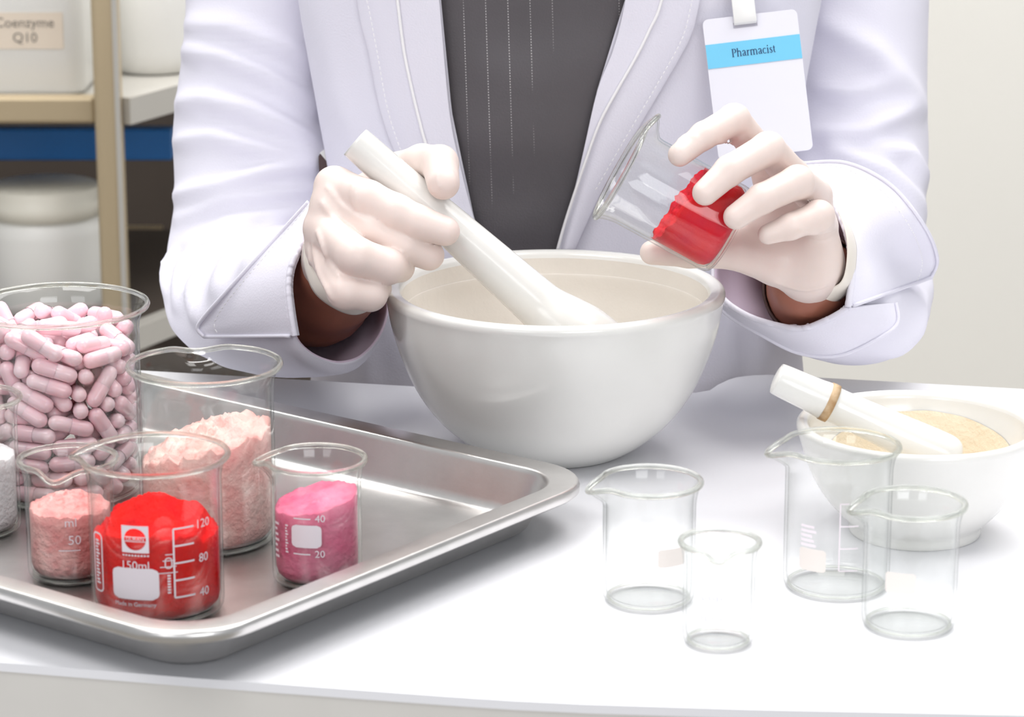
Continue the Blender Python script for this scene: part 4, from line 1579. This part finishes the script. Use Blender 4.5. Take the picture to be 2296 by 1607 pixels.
# hand gripping the pestle
fR = [
    [((750, 418, 1.503), 10.5), ((826, 446, 1.4870), 9.5), ((888, 477, 1.4840), 9.6), ((938, 499, 1.4830), 8.9), ((998, 518, 1.4825), 7.7)],
    [((740, 463, 1.499), 10.2), ((835, 514, 1.487), 9.3), ((908, 550, 1.4870), 8.8), ((962, 572, 1.4915), 8.0)],
    [((725, 512, 1.498), 10.3), ((798, 575, 1.468), 9.8), ((868, 597, 1.4755), 9.3), ((896, 599, 1.498), 8.0)],
    [((727, 560, 1.500), 9.5), ((773, 653, 1.471), 8.9), ((830, 659, 1.477), 8.7), ((846, 645, 1.501), 7.6)],
    [((815, 455, 1.545), 14.0), ((896, 388, 1.532), 11.0), ((947, 366, 1.520), 10.0), ((986, 367, 1.5010), 9.6), ((994, 411, 1.4870), 8.5)],
]
pR = [
    [((750, 418, 1.500), 10.0), ((770, 560, 1.548), 17.0)], [((740, 463, 1.497), 10.0), ((765, 570, 1.548), 18.0)],
    [((725, 512, 1.497), 9.8), ((765, 590, 1.548), 18.0)], [((727, 560, 1.500), 9.0), ((765, 600, 1.545), 18.0)],
    [((815, 455, 1.545), 14.0), ((775, 570, 1.550), 18.0)], [((765, 590, 1.540), 20.0), ((752, 622, 1.562), 24.0)],
]
rR = [([(734, 420), (760, 452), (790, 478), (815, 492)], 1.2), ([(794, 412), (790, 440), (800, 468)], 0.9), ([(812, 408), (800, 425), (798, 450)], 0.8),
      ([(722, 455), (755, 495), (800, 535)], 1.6), ([(712, 520), (735, 575), (762, 620)], 1.8), ([(702, 545), (715, 610), (745, 670)], 1.3), ([(692, 560), (706, 625), (740, 680)], 1.0),
      ([(984, 418), (982, 392), (998, 380), (1016, 390), (1020, 418)], 0.55)]
gR = glove('glove', 'white latex glove gripping the pestle', fR, pR, rR, None, None)

# hand holding the tilted beaker
fL = [
    [((1715, 358, 1.500), 8.6), ((1646, 268, 1.468), 8.0), ((1578, 304, 1.452), 6.9), ((1524, 347, 1.4445), 6.0)],
    [((1776, 394, 1.498), 9.0), ((1722, 333, 1.456), 8.4), ((1636, 382, 1.442), 7.6), ((1581, 432, 1.4385), 6.5)],
    [((1826, 440, 1.496), 9.0), ((1788, 408, 1.452), 8.4), ((1708, 446, 1.442), 7.5), ((1650, 486, 1.4405), 6.4)],
    [((1840, 508, 1.496), 8.6), ((1836, 484, 1.458), 7.8), ((1772, 508, 1.450), 6.6), ((1722, 525, 1.449), 5.2)],
    [((1745, 585, 1.507), 13.0), ((1650, 556, 1.506), 11.2), ((1545, 562, 1.5045), 8.8), ((1462, 566, 1.498), 6.4)],
]
pL = [
    [((1715, 358, 1.505), 8.6), ((1790, 560, 1.520), 16.0)], [((1776, 394, 1.500), 9.0), ((1800, 560, 1.516), 16.0)],
    [((1826, 440, 1.498), 9.0), ((1815, 570, 1.513), 16.0)], [((1838, 508, 1.494), 9.0), ((1820, 588, 1.508), 15.0)],
    [((1745, 585, 1.507), 13.0), ((1808, 600, 1.515), 15.5)], [((1650, 550, 1.512), 11.0), ((1760, 500, 1.510), 12.0)],
    [((1812, 585, 1.510), 16.0), ((1826, 640, 1.545), 19.0)],
]
rL = [([(1518, 330), (1524, 312), (1540, 302), (1556, 306)], 0.5), ([(1612, 318), (1640, 322), (1660, 310)], 0.8), ([(1790, 512), (1830, 524), (1872, 512)], 0.8), ([(1740, 632), (1800, 648), (1850, 640)], 0.9)]
gL = glove('glove', 'white latex glove holding the tilted beaker', fL, pL, rL, None, None)


def glove_edge(parent, a, b, m=8, n=50, mat=GLOVE_THIN):
    A, B = catmull(np.array(a, float), n), catmull(np.array(b, float), n)
    G = np.array([[W(*(A[j] * (1 - f) + B[j] * f)) - FW * 0.002 * math.sin(math.pi * f) for j in range(n)] for f in np.linspace(0, 1, m)])
    o = mesh('glove_edge', G.reshape(-1, 3), grid_faces(m, n), mat, parent)
    solidify(o, 0.0005, 0)
    return o


glove_edge(gR, [(698, 535, 1.505), (702, 585, 1.498), (722, 632, 1.489), (758, 672, 1.482), (800, 690, 1.482), (838, 676, 1.488), (856, 655, 1.496)],
           [(682, 545, 1.512), (681, 590, 1.508), (704, 654, 1.503), (752, 692, 1.500), (798, 705, 1.500), (842, 686, 1.504), (862, 660, 1.508)])
glove_edge(gL, [(1878, 470, 1.512), (1896, 520, 1.503), (1900, 570, 1.500), (1890, 625, 1.502), (1862, 644, 1.508), (1800, 648, 1.516), (1742, 628, 1.525)],
           [(1884, 466, 1.530), (1915, 530, 1.524), (1920, 580, 1.520), (1907, 645, 1.520), (1862, 686, 1.528), (1810, 690, 1.532), (1745, 640, 1.538)])
# watch strap round the wrist, showing between glove and cuff
wa, wb = W(1826, 640, 1.548), W(1855, 664, 1.600)
wt = (wb - wa) / np.linalg.norm(wb - wa)
w1 = np.cross(wt, UP); w1 /= np.linalg.norm(w1); w2 = np.cross(wt, w1)
rows = []
for k in range(5):
    rr = 0.0272 + (0.0006 if k in (1, 2, 3) else 0)
    rows.append([wa + wt * (0.004 + 0.004 * k) + rr * (math.cos(t) * w1 + math.sin(t) * w2) for t in np.linspace(0, 2 * math.pi, 48, endpoint=False)])
ws = mesh('watch_strap', [p for q in rows for p in q], grid_faces(5, 48, True), STRAP_AND_SHADE, PERSON, world=True)
solidify(ws, 0.0016, 1)
ws['label'] = 'dark brown watch strap'

# ------------------------------------------------------------------ beaker in the hand
HB, HM = W(1639, 520, 1.4710), W(1397, 387, 1.4655)
axis = HM - HB
hl = np.linalg.norm(axis); axis /= hl
upn = UP * 0.872 + RT * 0.49
xh = upn - axis * (upn @ axis); xh /= np.linalg.norm(xh)
yh = np.cross(axis, xh)
rot = Matrix((xh, yh, axis)).transposed().to_4x4()
rH_ = 214 / 2 / FPX * 1.466
bK = beaker('beaker with red powder held tilted above the large mortar', HB, rH_, hl + 0.002, 0, sp=0.0072)
bK.matrix_world = Matrix.Translation(Vector(HB)) @ rot
pk = powder('crimson_powder', 'red powder caked in the tilted beaker in the hand', HB, rH_ - 0.0018, lambda x, y: 0.0295 - 0.003 * x + 0.001 * y, POW_RED2, seed=61.3, jag=0.0012)
pk.matrix_world = bK.matrix_world.copy()

# ------------------------------------------------------------------ name badge
def serif_strokes():
    S = {}
    bar = lambda x0, x1, y: [((x0, y), (x1, y), 0.09)]
    def arc(cx, cy, rx, ry, a0, a1, w0, w1, n=14):
        pts = []
        for i in range(n + 1):
            a = math.radians(a0 + (a1 - a0) * i / n)
            w = w0 + (w1 - w0) * abs(math.cos(a)) ** 1.5
            pts.append((cx + rx * math.cos(a), cy + ry * math.sin(a), w))
        return pts
    stem = lambda x, y0, y1, w=0.19: [(x, y0, w), (x, y1, w)]
    S['P'] = (0.98, [stem(0.24, 0, 1.42, 0.21), [(0.04, 0.035, 0.07), (0.46, 0.035, 0.07)], [(0.04, 1.385, 0.07), (0.45, 1.385, 0.07)], arc(0.46, 1.04, 0.36, 0.34, 90, -90, 0.08, 0.21)])
    S['h'] = (1.02, [stem(0.2, 0, 1.46), [(0.03, 0.035, 0.07), (0.38, 0.035, 0.07)], [(0.05, 1.40, 0.08), (0.2, 1.43, 0.08)], arc(0.48, 0.66, 0.28, 0.30, 165, 0, 0.11, 0.18), stem(0.76, 0, 0.68), [(0.6, 0.035, 0.07), (0.95, 0.035, 0.07)]])
    S['a'] = (0.86, [arc(0.36, 0.70, 0.24, 0.25, 165, 0, 0.10, 0.18), stem(0.60, 0.12, 0.72), [(0.60, 0.14, 0.15), (0.68, 0.05, 0.1), (0.82, 0.10, 0.07)], [(0.60, 0.58, 0.08), (0.35, 0.48, 0.1), (0.18, 0.34, 0.17), (0.17, 0.16, 0.18), (0.32, 0.05, 0.11), (0.58, 0.18, 0.08)]])
    S['r'] = (0.68, [stem(0.22, 0, 0.95), [(0.04, 0.035, 0.07), (0.42, 0.035, 0.07)], [(0.06, 0.90, 0.08), (0.22, 0.93, 0.08)], [(0.26, 0.68, 0.08), (0.40, 0.88, 0.13), (0.58, 0.87, 0.17)]])
    S['m'] = (1.54, [stem(0.2, 0, 0.95), [(0.05, 0.90, 0.08), (0.2, 0.93, 0.08)], arc(0.46, 0.66, 0.26, 0.29, 165, 0, 0.11, 0.18), stem(0.73, 0, 0.68), arc(1.0, 0.66, 0.27, 0.29, 165, 0, 0.11, 0.18), stem(1.28, 0, 0.68)] + [[(x - 0.16, 0.035, 0.07), (x + 0.17, 0.035, 0.07)] for x in (0.2, 0.73, 1.28)])
    S['c'] = (0.82, [arc(0.44, 0.48, 0.32, 0.45, 50, 315, 0.09, 0.19, 22), [(0.60, 0.80, 0.16), (0.64, 0.76, 0.14)]])
    S['i'] = (0.48, [stem(0.23, 0, 0.95), [(0.04, 0.035, 0.07), (0.42, 0.035, 0.07)], [(0.06, 0.90, 0.08), (0.22, 0.93, 0.08)], [(0.23, 1.20, 0.2), (0.23, 1.39, 0.2)]])
    S['s'] = (0.70, [[(0.54, 0.74, 0.08), (0.48, 0.88, 0.08), (0.33, 0.91, 0.10), (0.19, 0.82, 0.15), (0.22, 0.64, 0.18), (0.44, 0.46, 0.2), (0.55, 0.28, 0.18), (0.48, 0.10, 0.13), (0.32, 0.03, 0.09), (0.15, 0.10, 0.08), (0.11, 0.26, 0.08)]])
    S['t'] = (0.56, [[(0.25, 1.22, 0.10), (0.24, 0.9, 0.18), (0.24, 0.2, 0.18), (0.32, 0.06, 0.13), (0.5, 0.12, 0.07)], [(0.04, 0.90, 0.08), (0.48, 0.90, 0.08)]])
    return S


def build_badge():
    dm = min(project(torso_hit(u, v, 0.004))[2] for u, v in ((1577, 45), (1607, 353), (1700, 190), (1590, 120), (1600, 240), (1640, 350), (1640, 40)))
    B = W(1699, 190, dm - 0.004)
    root = empty('name_badge', B, 'white vertical name badge with a light blue band clipped to the coat', 'badge')
    ex = RT * 0.9925 + UP * 0.118
    n = -FW * 0.99 + RT * 0.06; n = n - ex * (n @ ex); n /= np.linalg.norm(n); ex = ex / np.linalg.norm(ex)
    ez = np.cross(n, ex)
    root.matrix_world = Matrix.Translation(Vector(B)) @ Matrix((ex, -n, ez)).transposed().to_4x4()
    # local axes: x right, z up, y away from viewer
    s = 1.638 / FPX
    w, h, r, t = 213 * s, 317 * s, 13 * s, 0.0007
    sw, sh0, sh1 = 54 * s / 2, h / 2 - 15 * s, h / 2 - 27 * s     # slot under the clip
    sx = -12 * s
    out = []
    for qx, qz, a0 in ((1, 1, 0), (-1, 1, 90), (-1, -1, 180), (1, -1, 270)):
        for k in range(6):
            a = math.radians(a0 + 18 * k)
            out.append((qx * (w / 2 - r) + r * math.cos(a), qz * (h / 2 - r) + r * math.sin(a)))
    N = len(out)
    V = [(x, 0, z) for x, z in out] + [(x, t, z) for x, z in out]
    Fc = [tuple(range(N))[::-1], tuple(range(N, 2 * N))] + [(i, (i + 1) % N, N + (i + 1) % N, N + i) for i in range(N)]
    mesh('card', V, Fc, CARD, root, smooth=False)
    v, f = box_data(sx - sw, sx + sw, -0.0003, -0.0001, sh1, sh0)
    mesh('slot', v, f, pmat('grey_slot', (176, 174, 186), 0.6), root, smooth=False)
    zb = h / 2 - 84 * s
    v, f = box_data(-w / 2 + 0.0001, w / 2 - 0.0001, -0.0004, -0.0001, zb - 27 * s, zb + 27 * s)
    mesh('blue_band', v, f, CYAN, root, smooth=False)
    S = serif_strokes()
    tot = sum(S[c][0] for c in 'Pharmacist')
    k = 99 * s / tot
    V, F = [], []
    x = -50 * s
    for ch in 'Pharmacist':
        adv, st = S[ch]
        for pts in st:
            P = np.array([(p[0], p[1]) for p in pts], float); Wd = [p[2] for p in pts]
            for i in range(len(P)):
                a, b = P[max(i - 1, 0)], P[min(i + 1, len(P) - 1)]
                d = (b - a) / (np.linalg.norm(b - a) + 1e-9); nn = np.array([-d[1], d[0]]) * Wd[i] / 2
                for q in (P[i] - nn, P[i] + nn):
                    V.append((x + q[0] * k, -0.0006, zb - 7 * s + q[1] * k * 1.12))
            o0 = len(V) - 2 * len(P)
            for i in range(len(P) - 1): F.append((o0 + 2 * i, o0 + 2 * i + 2, o0 + 2 * i + 3, o0 + 2 * i + 1))
        x += adv * k
    mesh('lettering', V, F, NAVY, root, smooth=False)
    rows = []
    for z, y in ((h / 2 + 130 * s, -0.001), (h / 2 + 40 * s, -0.003), (h / 2 - 5 * s, -0.0032), (h / 2 - 16 * s, -0.0022), (h / 2 - 20 * s, -0.0006)):
        rows.append([(sx - sw * 0.94, y, z), (sx + sw * 0.94, y, z)])
    V = [p for q in rows for p in q]
    o = mesh('clip_strap', V, grid_faces(len(rows), 2), CLIP, root)
    solidify(o, 0.0012, 0); bevel(o, 0.0004)


build_badge()
